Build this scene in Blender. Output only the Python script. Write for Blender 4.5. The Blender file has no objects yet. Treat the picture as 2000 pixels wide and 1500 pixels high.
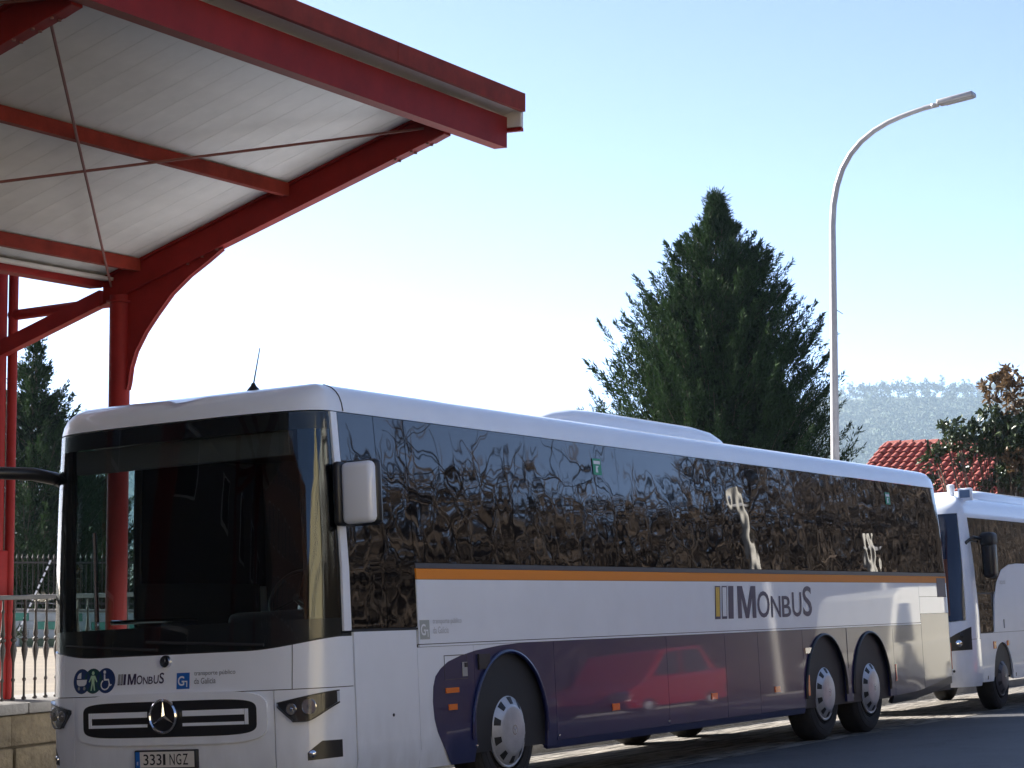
import bpy, bmesh, math, random
import numpy as np
from mathutils import Vector, Matrix
from math import radians as R, sin, cos, pi, sqrt, asin
rnd = random.Random(7)
sc = bpy.context.scene
COL = sc.collection
# ------------------------------------------------------------------ camera
F_PX = 4305.2
YAW, PITCH = 0.47869, 0.07812
CAM = Vector((-13.046, -8.266, 1.865))
cd = bpy.data.cameras.new('camera'); cam = bpy.data.objects.new('camera', cd); COL.objects.link(cam)
fw = Vector((cos(PITCH)*cos(YAW), cos(PITCH)*sin(YAW), sin(PITCH)))
rt = fw.cross(Vector((0, 0, 1))).normalized(); up = rt.cross(fw)
m = Matrix((rt, up, -fw)).transposed().to_4x4(); m.translation = CAM; cam.matrix_world = m
cd.sensor_fit = 'HORIZONTAL'; cd.sensor_width = 36; cd.lens = 36*F_PX/2000
cd.clip_start = .1; cd.clip_end = 12000
sc.camera = cam
# ------------------------------------------------------------------ sky and sun
SUN_EL, SUN_YAW = R(27), R(88.5)          # yaw from +X towards +Y
w = bpy.data.worlds.new('World'); sc.world = w; w.use_nodes = True
wn = w.node_tree.nodes; bg = wn['Background']
sky = wn.new('ShaderNodeTexSky'); sky.sky_type = 'NISHITA'; sky.sun_disc = False
sky.sun_elevation = SUN_EL; sky.sun_rotation = R(90)-SUN_YAW
sky.air_density = .24; sky.dust_density = .35; sky.ozone_density = .2; sky.altitude = 20
w.node_tree.links.new(sky.outputs[0], bg.inputs[0]); bg.inputs[1].default_value = 0.08
ld = bpy.data.lights.new('sun', 'SUN'); sun = bpy.data.objects.new('sun', ld); COL.objects.link(sun)
ld.energy = 3.3; ld.angle = R(.53); ld.color = (1, .955, .89)
ts = Vector((cos(SUN_EL)*cos(SUN_YAW), cos(SUN_EL)*sin(SUN_YAW), sin(SUN_EL)))
sun.rotation_euler = ts.to_track_quat('Z', 'Y').to_euler(); sun.location = (0, 30, 40)
vs = sc.view_settings; vs.view_transform = 'Standard'; vs.look = 'None'; vs.gamma = 1; vs.use_curve_mapping = False
vs.exposure = 2.66
sc.cycles.max_bounces = 10; sc.cycles.transparent_max_bounces = 16
# ------------------------------------------------------------------ helpers
def at(lat, dep):
    return (CAM.x+dep*cos(YAW)+lat*sin(YAW), CAM.y+dep*sin(YAW)-lat*cos(YAW))
def mat(name, col, rough=.5, metal=0., coat=0., ior=1.5, noise=0., nscale=6., bump=0., bscale=40., emit=None, trans=None, island=0., coat_rough=.03, spec=None):
    ma = bpy.data.materials.new(name); ma.use_nodes = True
    nt = ma.node_tree; p = nt.nodes['Principled BSDF']; L = nt.links.new
    p.inputs['Base Color'].default_value = (*col, 1); p.inputs['Roughness'].default_value = rough
    p.inputs['Metallic'].default_value = metal; p.inputs['Coat Weight'].default_value = coat
    p.inputs['Coat Roughness'].default_value = coat_rough
    p.inputs['IOR'].default_value = ior
    if spec is not None: p.inputs['Specular IOR Level'].default_value = spec
    tc = nt.nodes.new('ShaderNodeTexCoord')
    if noise or island:
        mix = nt.nodes.new('ShaderNodeMix'); mix.data_type = 'RGBA'; mix.blend_type = 'MULTIPLY'
        mix.inputs[6].default_value = (*col, 1); mix.inputs[0].default_value = 1
        if island:
            g = nt.nodes.new('ShaderNodeNewGeometry'); src = g.outputs['Random Per Island']; k = island
        else:
            no = nt.nodes.new('ShaderNodeTexNoise'); no.inputs['Scale'].default_value = nscale; no.inputs['Detail'].default_value = 8
            no.inputs['Roughness'].default_value = .65
            L(tc.outputs['Object'], no.inputs['Vector']); src = no.outputs['Fac']; k = noise
        mr = nt.nodes.new('ShaderNodeMapRange'); mr.inputs[1].default_value = .25 if not island else 0; mr.inputs[2].default_value = .75 if not island else 1
        mr.inputs[3].default_value = 1-k; mr.inputs[4].default_value = 1+k
        L(src, mr.inputs[0]); L(mr.outputs[0], mix.inputs[7]); L(mix.outputs[2], p.inputs['Base Color'])
    if bump:
        no2 = nt.nodes.new('ShaderNodeTexNoise'); no2.inputs['Scale'].default_value = bscale; no2.inputs['Detail'].default_value = 5
        L(tc.outputs['Object'], no2.inputs['Vector'])
        b = nt.nodes.new('ShaderNodeBump'); b.inputs['Strength'].default_value = 1; b.inputs['Distance'].default_value = bump
        L(no2.outputs['Fac'], b.inputs['Height']); L(b.outputs[0], p.inputs['Normal'])
    if emit: p.inputs['Emission Color'].default_value = (*emit, 1); p.inputs['Emission Strength'].default_value = 1
    if trans:
        tl = nt.nodes.new('ShaderNodeBsdfTranslucent'); tl.inputs[0].default_value = (*[c*1.3 for c in col], 1)
        ms = nt.nodes.new('ShaderNodeMixShader'); ms.inputs[0].default_value = trans
        out = nt.nodes['Material Output']; L(p.outputs[0], ms.inputs[1]); L(tl.outputs[0], ms.inputs[2]); L(ms.outputs[0], out.inputs[0])
    return ma
def clear_glass(name, tint, ior=1.5, rough=0.0):
    ma = bpy.data.materials.new(name); ma.use_nodes = True
    nt = ma.node_tree; nt.nodes.remove(nt.nodes['Principled BSDF']); L = nt.links.new
    t = nt.nodes.new('ShaderNodeBsdfTransparent'); t.inputs[0].default_value = (*tint, 1)
    g = nt.nodes.new('ShaderNodeBsdfGlossy'); g.inputs['Roughness'].default_value = rough
    fr = nt.nodes.new('ShaderNodeFresnel'); ge = nt.nodes.new('ShaderNodeNewGeometry'); mr = nt.nodes.new('ShaderNodeMapRange'); mr.inputs[3].default_value = ior; mr.inputs[4].default_value = 1/ior; L(ge.outputs['Backfacing'], mr.inputs[0]); L(mr.outputs[0], fr.inputs[0])
    ms = nt.nodes.new('ShaderNodeMixShader')
    L(fr.outputs[0], ms.inputs[0]); L(t.outputs[0], ms.inputs[1]); L(g.outputs[0], ms.inputs[2]); L(ms.outputs[0], nt.nodes['Material Output'].inputs[0])
    return ma
def wavy(ma, dist, scale, stretch=(1, 1, 1)):
    """float-glass wobble: low relief of the pane itself"""
    nt = ma.node_tree; p = nt.nodes['Principled BSDF']; L = nt.links.new
    tc = nt.nodes.new('ShaderNodeTexCoord'); mp = nt.nodes.new('ShaderNodeMapping'); mp.inputs['Scale'].default_value = stretch
    L(tc.outputs['Object'], mp.inputs['Vector'])
    n = nt.nodes.new('ShaderNodeTexNoise'); n.inputs['Scale'].default_value = scale; n.inputs['Detail'].default_value = 1.0
    L(mp.outputs[0], n.inputs['Vector'])
    b = nt.nodes.new('ShaderNodeBump'); b.inputs['Strength'].default_value = 1; b.inputs['Distance'].default_value = dist
    L(n.outputs['Fac'], b.inputs['Height']); L(b.outputs[0], p.inputs['Normal'])
    return ma
def mesh_obj(name, V, F, ma, parent=None, smooth=35, loc=None):
    me = bpy.data.meshes.new(name); me.from_pydata([tuple(v) for v in V], [], F); me.update()
    if ma: me.materials.append(ma)
    if smooth:
        me.polygons.foreach_set('use_smooth', [True]*len(me.polygons)); me.set_sharp_from_angle(angle=R(smooth))
    o = bpy.data.objects.new(name, me); COL.objects.link(o)
    if parent: o.parent = parent
    if loc: o.location = loc
    return o
class MB:
    def __init__(s): s.V = []; s.F = []
    def add(s, V, F):
        n = len(s.V); s.V += [tuple(v) for v in V]; s.F += [tuple(i+n for i in f) for f in F]; return s
    def box(s, x0, x1, y0, y1, z0, z1, bev=0., T=None):
        bm = bmesh.new(); bmesh.ops.create_cube(bm, size=1)
        for v in bm.verts: v.co = Vector(((x0+x1)/2+v.co.x*(x1-x0), (y0+y1)/2+v.co.y*(y1-y0), (z0+z1)/2+v.co.z*(z1-z0)))
        if bev: bmesh.ops.bevel(bm, geom=bm.edges[:], offset=bev, segments=3 if bev > .02 else 2, affect='EDGES', profile=.5)
        bm.verts.index_update()
        V = [T @ v.co if T else v.co.copy() for v in bm.verts]; F = [[v.index for v in f.verts] for f in bm.faces]; bm.free()
        return s.add(V, F)
    def tube(s, pts, rad, n=12, cap=True):
        pts = [Vector(p) for p in pts]; rs = rad if isinstance(rad, (list, tuple)) else [rad]*len(pts)
        V = []; F = []; prev = None
        for i, p in enumerate(pts):
            t = (pts[min(i+1, len(pts)-1)]-pts[max(i-1, 0)]).normalized()
            if prev is None: a = t.cross(Vector((0, 0, 1)) if abs(t.z) < .9 else Vector((1, 0, 0))).normalized()
            else: a = (prev-t*prev.dot(t)).normalized()
            prev = a; b = t.cross(a)
            for k in range(n): V.append(p+(a*cos(2*pi*k/n)+b*sin(2*pi*k/n))*rs[i])
        for i in range(len(pts)-1):
            for k in range(n): F.append((i*n+k, i*n+(k+1) % n, (i+1)*n+(k+1) % n, (i+1)*n+k))
        if cap: F.append(tuple(range(n-1, -1, -1))); F.append(tuple((len(pts)-1)*n+k for k in range(n)))
        return s.add(V, F)
    def lathe(s, prof, n=32, T=None):          # prof: (r, h) about local z
        V = []; F = []
        for r, h in prof:
            for k in range(n):
                v = Vector((r*cos(2*pi*k/n), r*sin(2*pi*k/n), h)); V.append(T @ v if T else v)
        for i in range(len(prof)-1):
            for k in range(n): F.append((i*n+k, i*n+(k+1) % n, (i+1)*n+(k+1) % n, (i+1)*n+k))
        if prof[0][0] > 0: F.append(tuple(range(n-1, -1, -1)))
        if prof[-1][0] > 0: F.append(tuple((len(prof)-1)*n+k for k in range(n)))
        return s.add(V, F)
    def prism(s, poly, fa, fb):               # poly 2D; fa/fb map (a,b)->3D for the two ends
        n = len(poly); V = [fa(*p) for p in poly]+[fb(*p) for p in poly]
        F = [tuple(range(n)), tuple(range(2*n-1, n-1, -1))]+[(k, n+k, n+(k+1) % n, (k+1) % n) for k in range(n)]
        return s.add(V, F)
    def obj(s, name, ma, parent=None, smooth=35, fix=True):
        o = mesh_obj(name, s.V, s.F, ma, parent, smooth=0)
        if fix:
            bm = bmesh.new(); bm.from_mesh(o.data); bmesh.ops.recalc_face_normals(bm, faces=bm.faces); bm.to_mesh(o.data); bm.free()
        if smooth:
            o.data.polygons.foreach_set('use_smooth', [True]*len(o.data.polygons)); o.data.set_sharp_from_angle(angle=R(smooth))
        return o
def tag(o, label=None, cat=None, group=None, kind=None):
    if label: o['label'] = label
    if cat: o['category'] = cat
    if group: o['group'] = group
    if kind: o['kind'] = kind
    return o
def thing(name, label, cat, loc=(0, 0, 0), group=None, mw=None):
    o = bpy.data.objects.new(name, None); COL.objects.link(o); o.location = loc; o.empty_display_size = .2
    if mw is not None: o.matrix_world = mw
    return tag(o, label, cat, group)
def copy_obj(o, parent=None, loc=None, rotz=None):
    c = o.copy(); COL.objects.link(c)
    if parent: c.parent = parent
    if loc is not None: c.location = loc
    if rotz is not None: c.rotation_euler.z = rotz
    return c
def copy_tree(o, parent=None):
    c = copy_obj(o, parent)
    for ch in list(o.children): copy_tree(ch, c)
    return c
# ------------------------------------------------------------------ materials
WHITE = mat('white_paint', (.82, .86, .93), .32, coat=.7, noise=.05, nscale=1.6)
NAVY = mat('navy_paint', (.008, .011, .070), .3, coat=.5, ior=1.5, noise=.1, nscale=3)
wavy(NAVY, .0004, 2.2)
def dusty(ma, z1, amt):
    """road dust caught on the lower bodywork, patchy"""
    nt = ma.node_tree; L = nt.links.new; p = nt.nodes['Principled BSDF']; src = p.inputs['Base Color'].links[0].from_socket; tc = nt.nodes['Texture Coordinate']
    sx = nt.nodes.new('ShaderNodeSeparateXYZ'); L(tc.outputs['Object'], sx.inputs[0]); mr = nt.nodes.new('ShaderNodeMapRange'); mr.inputs[1].default_value = z1; mr.inputs[2].default_value = .25; mr.inputs[3].default_value = 0; mr.inputs[4].default_value = amt; L(sx.outputs[2], mr.inputs[0])
    mp = nt.nodes.new('ShaderNodeMapping'); mp.inputs['Scale'].default_value = (2.5, 2.5, .9); L(tc.outputs['Object'], mp.inputs[0]); n = nt.nodes.new('ShaderNodeTexNoise'); n.inputs['Scale'].default_value = 3.5; n.inputs['Detail'].default_value = 9; L(mp.outputs[0], n.inputs[0])
    mm = nt.nodes.new('ShaderNodeMath'); mm.operation = 'MULTIPLY'; mm.use_clamp = True; L(mr.outputs[0], mm.inputs[0]); L(n.outputs[0], mm.inputs[1])
    mx = nt.nodes.new('ShaderNodeMix'); mx.data_type = 'RGBA'; mx.inputs[7].default_value = (.16, .14, .115, 1); L(mm.outputs[0], mx.inputs[0]); L(src, mx.inputs[6]); L(mx.outputs[2], p.inputs['Base Color'])
dusty(WHITE, .95, .5); dusty(NAVY, .6, .16)
ORANGE = mat('orange_film', (.78, .25, .012), .45, spec=.25)
RUBBER = mat('black_rubber', (.012, .012, .013), .55)
BLACK = mat('black_plastic', (.014, .014, .016), .38, noise=.1)
GREYBAND = mat('dark_grey_band', (.055, .052, .055), .35)
INTERIOR = mat('dark_trim', (.02, .02, .022), .7)
TYRE = mat('tyre_rubber', (.017, .016, .016), .85, noise=.5, nscale=9, bump=.002, bscale=60)
CAPM = mat('silver_wheel_paint', (.46, .47, .50), .38, metal=.5, noise=.22, nscale=6)
CHROME = mat('chrome', (.75, .75, .77), .12, metal=1.)
WINDOW = wavy(mat('dark_mirror_glass', (.004, .004, .005), .015, ior=1.7), .0014, 2.3, (1.15, 1, 1.3))
WSGLASS = clear_glass('windscreen_glass', (.60, .66, .66), 1.5)
DOORGLASS = clear_glass('tinted_door_glass', (.62, .78, .78), 1.5)
LENS = clear_glass('lamp_lens', (.85, .87, .9), 1.5)
AMBER = mat('amber_lens', (.75, .17, .02), .2, coat=.6)
REDLENS = mat('red_lens', (.5, .02, .02), .2, coat=.6)
SIGNNAVY = mat('navy_print', (.035, .025, .075), .4)
SIGNBLUE = mat('blue_print', (.01, .12, .45), .4)
SIGNGREEN = mat('dark_green_print', (.008, .055, .06), .4)
SIGNDBLUE = mat('dark_blue_print', (.010, .033, .13), .4)
PRINTWHITE = mat('white_print', (.75, .76, .78), .4)
PRINTGREY = mat('grey_print', (.33, .33, .33), .45)
PRINTYEL = mat('yellow_print', (.62, .40, .03), .4)
SEAT = mat('seat_fabric', (.03, .035, .06), .85)
RED = mat('red_gloss_steel', (.21, .015, .013), .55, spec=.12, noise=.22, nscale=3.5)
REDRUST = mat('weathered_red_steel', (.19, .026, .017), .65, spec=.1, noise=.35, nscale=5)
PANEL = mat('off_white_panel', (.57, .545, .505), .5, noise=.16, nscale=1.7)
GALV = mat('galvanised_steel', (.34, .33, .33), .5, metal=.35, noise=.12, nscale=9)
WIRE = mat('rusty_rod', (.16, .05, .04), .7)
STONE = mat('mossy_stone', (.115, .09, .055), .9, noise=.5, nscale=5, bump=.02, bscale=18)
COPING = mat('concrete_coping', (.17, .16, .145), .85, noise=.3, nscale=6, bump=.008, bscale=30)
IRON = mat('painted_iron', (.04, .033, .027), .65, noise=.3, nscale=30)
TILE = mat('clay_tile', (.25, .060, .042), .65, noise=.3, nscale=9)
WALLM = mat('rendered_wall', (.55, .50, .42), .85, noise=.15, nscale=1.2)
BARK = mat('bark', (.10, .075, .055), .9, noise=.3, nscale=12)
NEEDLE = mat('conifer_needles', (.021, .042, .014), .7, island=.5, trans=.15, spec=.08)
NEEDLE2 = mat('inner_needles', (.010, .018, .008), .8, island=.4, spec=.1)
LEAF = mat('leathery_leaf', (.035, .052, .020), .35, island=.4, spec=.4, trans=.10)
LEAFB = mat('rusty_leaf', (.13, .080, .038), .5, island=.5, trans=.25)
HILLM = mat('hill_soil', (.06, .075, .04), .9, noise=.3, nscale=.02)
EUC = mat('eucalyptus_foliage', (.055, .08, .05), .9, island=.45)
TWIG = mat('bare_twig', (.038, .025, .016), .85, island=.45)
# ground materials
def asphalt():
    ma = mat('asphalt', (.060, .060, .063), .6, noise=.32, nscale=.7, bump=.010, bscale=90); nt = ma.node_tree; L = nt.links.new; p = nt.nodes['Principled BSDF']; src = p.inputs['Base Color'].links[0].from_socket
    tc = nt.nodes['Texture Coordinate']; vo = nt.nodes.new('ShaderNodeTexVoronoi'); vo.feature = 'DISTANCE_TO_EDGE'; vo.inputs['Scale'].default_value = .45
    n = nt.nodes.new('ShaderNodeTexNoise'); n.inputs['Scale'].default_value = 2.2; n.inputs['Detail'].default_value = 6; L(tc.outputs['Object'], n.inputs[0])
    va = nt.nodes.new('ShaderNodeVectorMath'); va.operation = 'MULTIPLY_ADD'; va.inputs[1].default_value = (.9, .9, .9); L(n.outputs['Color'], va.inputs[0]); L(tc.outputs['Object'], va.inputs[2]); L(va.outputs[0], vo.inputs['Vector'])
    cr = nt.nodes.new('ShaderNodeMapRange'); cr.inputs[1].default_value = 0; cr.inputs[2].default_value = .012; cr.inputs[3].default_value = .45; cr.inputs[4].default_value = 1; L(vo.outputs['Distance'], cr.inputs[0])
    n2 = nt.nodes.new('ShaderNodeTexNoise'); n2.inputs['Scale'].default_value = 70; L(tc.outputs['Object'], n2.inputs[0]); m2 = nt.nodes.new('ShaderNodeMapRange'); m2.inputs[1].default_value = .3; m2.inputs[2].default_value = .7; m2.inputs[3].default_value = .7; m2.inputs[4].default_value = 1.35; L(n2.outputs[0], m2.inputs[0])
    mm = nt.nodes.new('ShaderNodeMath'); mm.operation = 'MULTIPLY'; L(cr.outputs[0], mm.inputs[0]); L(m2.outputs[0], mm.inputs[1])
    mx = nt.nodes.new('ShaderNodeMix'); mx.data_type = 'RGBA'; mx.blend_type = 'MULTIPLY'; mx.inputs[0].default_value = 1; L(src, mx.inputs[6]); L(mm.outputs[0], mx.inputs[7]); L(mx.outputs[2], p.inputs['Base Color'])
    return ma
def paving():
    ma = mat('worn_paving', (.34, .315, .27), .85); nt = ma.node_tree; L = nt.links.new; p = nt.nodes['Principled BSDF']
    tc = nt.nodes['Texture Coordinate']; mp = nt.nodes.new('ShaderNodeMapping'); mp.inputs['Rotation'].default_value = (0, 0, R(8)); mp.inputs['Scale'].default_value = (.6, 4.5, 1)
    L(tc.outputs['Object'], mp.inputs[0]); n = nt.nodes.new('ShaderNodeTexNoise'); n.inputs['Scale'].default_value = 3; n.inputs['Detail'].default_value = 7
    L(mp.outputs[0], n.inputs[0]); b = nt.nodes.new('ShaderNodeBump'); b.inputs['Distance'].default_value = .07; L(n.outputs[0], b.inputs['Height']); L(b.outputs[0], p.inputs['Normal'])
    n2 = nt.nodes.new('ShaderNodeTexNoise'); n2.inputs['Scale'].default_value = 2.3; n2.inputs['Detail'].default_value = 9; L(tc.outputs['Object'], n2.inputs[0])
    cr = nt.nodes.new('ShaderNodeValToRGB'); cr.color_ramp.elements[0].position = .3; cr.color_ramp.elements[0].color = (.13, .115, .095, 1); cr.color_ramp.elements[1].position = .7; cr.color_ramp.elements[1].color = (.25, .228, .195, 1)
    L(n2.outputs[0], cr.inputs[0])
    cr2 = nt.nodes.new('ShaderNodeValToRGB'); cr2.color_ramp.elements[0].position = .40; cr2.color_ramp.elements[0].color = (.30, .28, .26, 1); cr2.color_ramp.elements[1].position = .50; cr2.color_ramp.elements[1].color = (1, 1, 1, 1)
    L(n.outputs[0], cr2.inputs[0]); mx_ = nt.nodes.new('ShaderNodeMix'); mx_.data_type = 'RGBA'; mx_.blend_type = 'MULTIPLY'; mx_.inputs[0].default_value = 1
    L(cr.outputs[0], mx_.inputs[6]); L(cr2.outputs[0], mx_.inputs[7]); L(mx_.outputs[2], p.inputs['Base Color'])
    return ma
ASPHALT = asphalt(); PAVING = paving()
PLAZA = mat('plaza_concrete', (.19, .155, .11), .9, noise=.22, nscale=1.1, bump=.01, bscale=30)
GRASSM = mat('scrub_ground', (.07, .075, .04), .95, noise=.4, nscale=.6)
LINEW = mat('road_paint', (.62, .62, .60), .7, noise=.2, nscale=6)
# ------------------------------------------------------------------ ground, road, pavement
BUSROT = Matrix(((0.9997789745, 0.0161037250, 0.0135156245), (-0.0168812305, 0.9980835390, 0.0595337987), (-0.0125310065, -0.0597488006, 0.9981347878)))
BUSMW = BUSROT.to_4x4()
def bp(x, y, z=0.): return BUSROT @ Vector((x, y, z))
def sheet(name, P, ma, nx=1, ny=1):
    a, b, c, d = [Vector(p) for p in P]; V = []; F = []
    for j in range(ny+1):
        for i in range(nx+1):
            u, v = i/nx, j/ny; V.append((a*(1-u)+b*u)*(1-v)+(d*(1-u)+c*u)*v)
    for j in range(ny):
        for i in range(nx): k = j*(nx+1)+i; F.append((k, k+1, k+nx+2, k+nx+1))
    return tag(mesh_obj(name, V, F, ma, smooth=0), kind='structure')
sheet('ground', [(-1500, -1500, -2.2), (4500, -1500, -2.2), (4500, 4000, -2.2), (-1500, 4000, -2.2)], GRASSM)
def rz(x, y):          # crowned carriageway: falls away on both sides of the crown at y = -3.2
    return bp(x, y) if y >= -3.2 else bp(x, -3.2)+Vector((0, y+3.2, -.03*(-3.2-y)))
sheet('road', [rz(-60, -3.2), rz(90, -3.2), bp(90, 2.78), bp(-60, 2.78)], ASPHALT)
sheet('road', [rz(-60, -11.5), rz(90, -11.5), rz(90, -3.2), rz(-60, -3.2)], ASPHALT)
# pavement on the bus side with a real kerb
def slab(name, poly, z0, z1, ma):
    mb = MB(); mb.prism(poly, lambda x, y: rz(x, y)+Vector((0, 0, z1)), lambda x, y: rz(x, y)+Vector((0, 0, z0))); return tag(mb.obj(name, ma, smooth=0), kind='structure')
slab('kerb', [(-60, 2.78), (90, 2.78), (90, 2.93), (-60, 2.93)], -.3, .125, COPING)
slab('pavement', [(-60, 2.93), (90, 2.93), (90, 6.2), (-60, 6.2)], -.3, .118, PAVING)
slab('kerb', [(-60, -11.62), (90, -11.62), (90, -11.5), (-60, -11.5)], -.3, .12, COPING)
slab('verge', [(-60, -30), (110, -30), (110, -11.62), (-60, -11.62)], -.3, .10, GRASSM)
sheet('field', [(-120, -140, -.9), (160, -140, -.9), (160, -29, -.9), (-120, -29, -.9)], GRASSM)
mb = MB(); mb.prism([(-60, 4.6), (7.2, 4.6), (7.2, 6.0), (60, 6.0), (60, 120), (-60, 120)], lambda x, y: Vector((x, y, .33-.0125*x)), lambda x, y: Vector((x, y, -2)))
tag(mb.obj('plaza', PLAZA, smooth=0), kind='structure')
mb = MB(); mb.prism([(60, -60), (160, -60), (160, 160), (60, 160)], lambda x, y: Vector((x, y, -.9)), lambda x, y: Vector((x, y, -2))); tag(mb.obj('field', GRASSM, smooth=0), kind='structure')
sheet('bus_bay', [bp(-60, -.06, .004), bp(90, -.06, .004), bp(90, 2.78, .004), bp(-60, 2.78, .004)], PAVING)
# ------------------------------------------------------------------ bus shell as rings over z
class Shell:
    def __init__(s, W, Ltot, table, xs, rr, n=3.2, cx=None):
        s.W, s.L, s.t, s.xs, s.rr, s.n = W, Ltot, np.array(table), xs, rr, n
    def w(s, z): return float(np.interp(z, s.t[:, 0], s.t[:, 1]))
    def x0(s, z): return float(np.interp(z, s.t[:, 0], s.t[:, 2]))
    def raw(s, u, z):
        w, x0 = s.w(z), s.x0(z); xs = max(s.xs, x0+.02); sg = 1 if u >= 0 else -1; a = abs(u)
        if a <= 1:
            x = x0+(xs-x0)*(1-(max(0, 1-a**s.n))**(1/s.n)); y = w*a
        else:
            x = s.xs+(a-1); y = w
            x = max(x, xs)
            xe = s.L-.10*max(0, z-2.5)
            if x > xe-s.rr:
                d = min(x, s.L)-(xe-s.rr)
                if x <= s.L:
                    q = min(1, d/s.rr); y = w-s.rr*(1-sqrt(max(0, 1-q*q))); x = xe-s.rr+q*s.rr
                else: y = w-s.rr-(x-s.L); x = xe
        return Vector((x, s.W/2-sg*y, z))
    def p(s, u, z, off=0.):
        P = s.raw(u, z)
        if off:
            e = 1e-3; du = s.raw(u+e, z)-s.raw(u-e, z); dz = s.raw(u, z+e)-s.raw(u, z-e)
            nn = du.cross(dz); 
            if nn.length > 1e-12:
                nn.normalize(); P = P+nn*off*(1 if True else -1)
        return P
    def ux(s, x): return 1+(x-s.xs)
    def uy(s, y): return (s.W/2-y)/(s.W/2)
    def usamples(s, u0, u1, extra=40, step=.25):
        L = {u0, u1}
        n = max(2, int(abs(u1-u0)/step)+1)
        for k in range(n+1): L.add(u0+(u1-u0)*k/n)
        for k in range(extra+1):
            ph = -pi/2+pi*k/extra; v = math.copysign(abs(sin(ph))**(2/s.n), ph)
            if u0 < v < u1: L.add(v)
        if u1 > s.ux(s.L-s.rr-.01):
            for k in range(9):
                v = s.ux(s.L-s.rr*(1-k/8)); 
                if u0 < v < u1: L.add(v)
        return sorted(L)
    def patch(s, name, us, lo, hi, off, ma, parent, rows=8, rim=.02, zb=(), smooth=30):
        lo_ = lo if callable(lo) else (lambda u: lo); hi_ = hi if callable(hi) else (lambda u: hi)
        V = []; F = []; n = len(us)
        fr = list(np.linspace(0, 1, rows+1))
        for u in us:
            a, b = lo_(u), hi_(u)
            for f in fr: V.append(s.p(u, a+(b-a)*f, off))
        R1 = rows+1
        for i in range(n-1):
            for j in range(rows): F.append((i*R1+j, (i+1)*R1+j, (i+1)*R1+j+1, i*R1+j+1))
        if rim:
            loop = [(i, 0) for i in range(n)]+[(n-1, j) for j in range(1, R1)]+[(i, rows) for i in range(n-2, -1, -1)]+[(0, j) for j in range(rows-1, 0, -1)]
            base = len(V); idx = []
            for i, j in loop:
                u = us[i]; z = lo_(u)+(hi_(u)-lo_(u))*fr[j]; V.append(s.p(u, z, off-rim)); idx.append(i*R1+j)
            k = len(loop)
            for q in range(k): F.append((idx[(q+1) % k], idx[q], base+q, base+(q+1) % k))
        return mesh_obj(name, V, F, ma, parent, smooth=smooth)
    def poly(s, name, pts, org, ma, parent, off=.004, face='side', faces=None):
        """flat print: 2D pts laid on the shell. side: x0+px ; front: y0-px"""
        V = []
        for a, b in pts:
            u = s.ux(org[0]+a) if face == 'side' else s.uy(org[0]-a)
            V.append(s.p(u, org[1]+b, off))
        return mesh_obj(name, V, faces or [tuple(range(len(pts)))], ma, parent, smooth=0)
TXT = {}
def text2d(txt, size, bold=0., shear=0., sx=1.):
    c = bpy.data.curves.new('t', 'FONT'); c.body = txt; c.size = size; c.offset = bold*size; c.shear = shear; c.resolution_u = 4
    o = bpy.data.objects.new('t', c); COL.objects.link(o)
    dg = bpy.context.evaluated_depsgraph_get(); me = bpy.data.meshes.new_from_object(o.evaluated_get(dg))
    V = [(v.co.x*sx, v.co.y) for v in me.vertices]; F = [tuple(p.vertices) for p in me.polygons]
    bpy.data.objects.remove(o); bpy.data.curves.remove(c); bpy.data.meshes.remove(me)
    return V, F
def fit2d(V, w, h, sh=0.):
    xs = [v[0] for v in V]; ys = [v[1] for v in V]; a, b = min(xs), min(ys); W, H = max(xs)-a, max(ys)-b
    return [((x-a)/W*w+sh*(y-b)/H*h, (y-b)/H*h) for x, y in V]
def disc2d(r, n=28, ry=None, c=(0, 0)): return [(c[0]+r*cos(2*pi*k/n), c[1]+(ry or r)*sin(2*pi*k/n)) for k in range(n)]
def rect2d(x0, x1, y0, y1, sh=0.): return [(x0+sh*y0, y0), (x1+sh*y0, y0), (x1+sh*y1, y1), (x0+sh*y1, y1)]
MONBUS = (('M', 1.0, .235), ('O', .84, .165), ('N', .68, .13), ('B', .68, .125), ('U', .80, .135), ('S', 1.0, .13))
def monbus(sh, x, z, wdt, hgt, face, parent, off=.005):
    """three bars and the word MonbuS, width and height in metres"""
    k = wdt/1.2; slant = .10
    bars = ((0, PRINTYEL), (.083, PRINTWHITE), (.166, SIGNNAVY)) if face == 'side' else ((0, PRINTGREY), (.083, PRINTGREY), (.166, SIGNNAVY))
    for bx_, bm_ in bars:
        sh.poly('logo_bar', [(a*k, b*hgt) for a, b in rect2d(bx_, bx_+.066, 0, 1, .02)], (x, z), SIGNNAVY, parent, off, face)
        if bm_ is not SIGNNAVY: sh.poly('logo_bar', [(a*k, b*hgt) for a, b in rect2d(bx_+.010, bx_+.058, .08, .96, .018)], (x, z), bm_, parent, off+.001, face)
    px = .29
    for ch, hh, ww in MONBUS:
        V, F = text2d(ch, 1, .012)
        if ch == 'M': V = [(0, 0), (.21, 0), (.21, .62), (.41, 0), (.59, 0), (.79, .62), (.79, 0), (1, 0), (1, 1), (.73, 1), (.5, .3), (.27, 1), (0, 1)]; F = [(0, 1, 2, 11, 12), (2, 3, 10, 11), (3, 4, 10), (4, 5, 9, 10), (5, 6, 7, 8, 9)]
        V = fit2d(V, ww*k*1.02, hgt*hh, .06)
        sh.poly('letter', [(a+px*k, b) for a, b in V], (x, z+(0 if ch != 'B' else 0)), SIGNNAVY, parent, off, face, F)
        px += ww+.022
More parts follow.
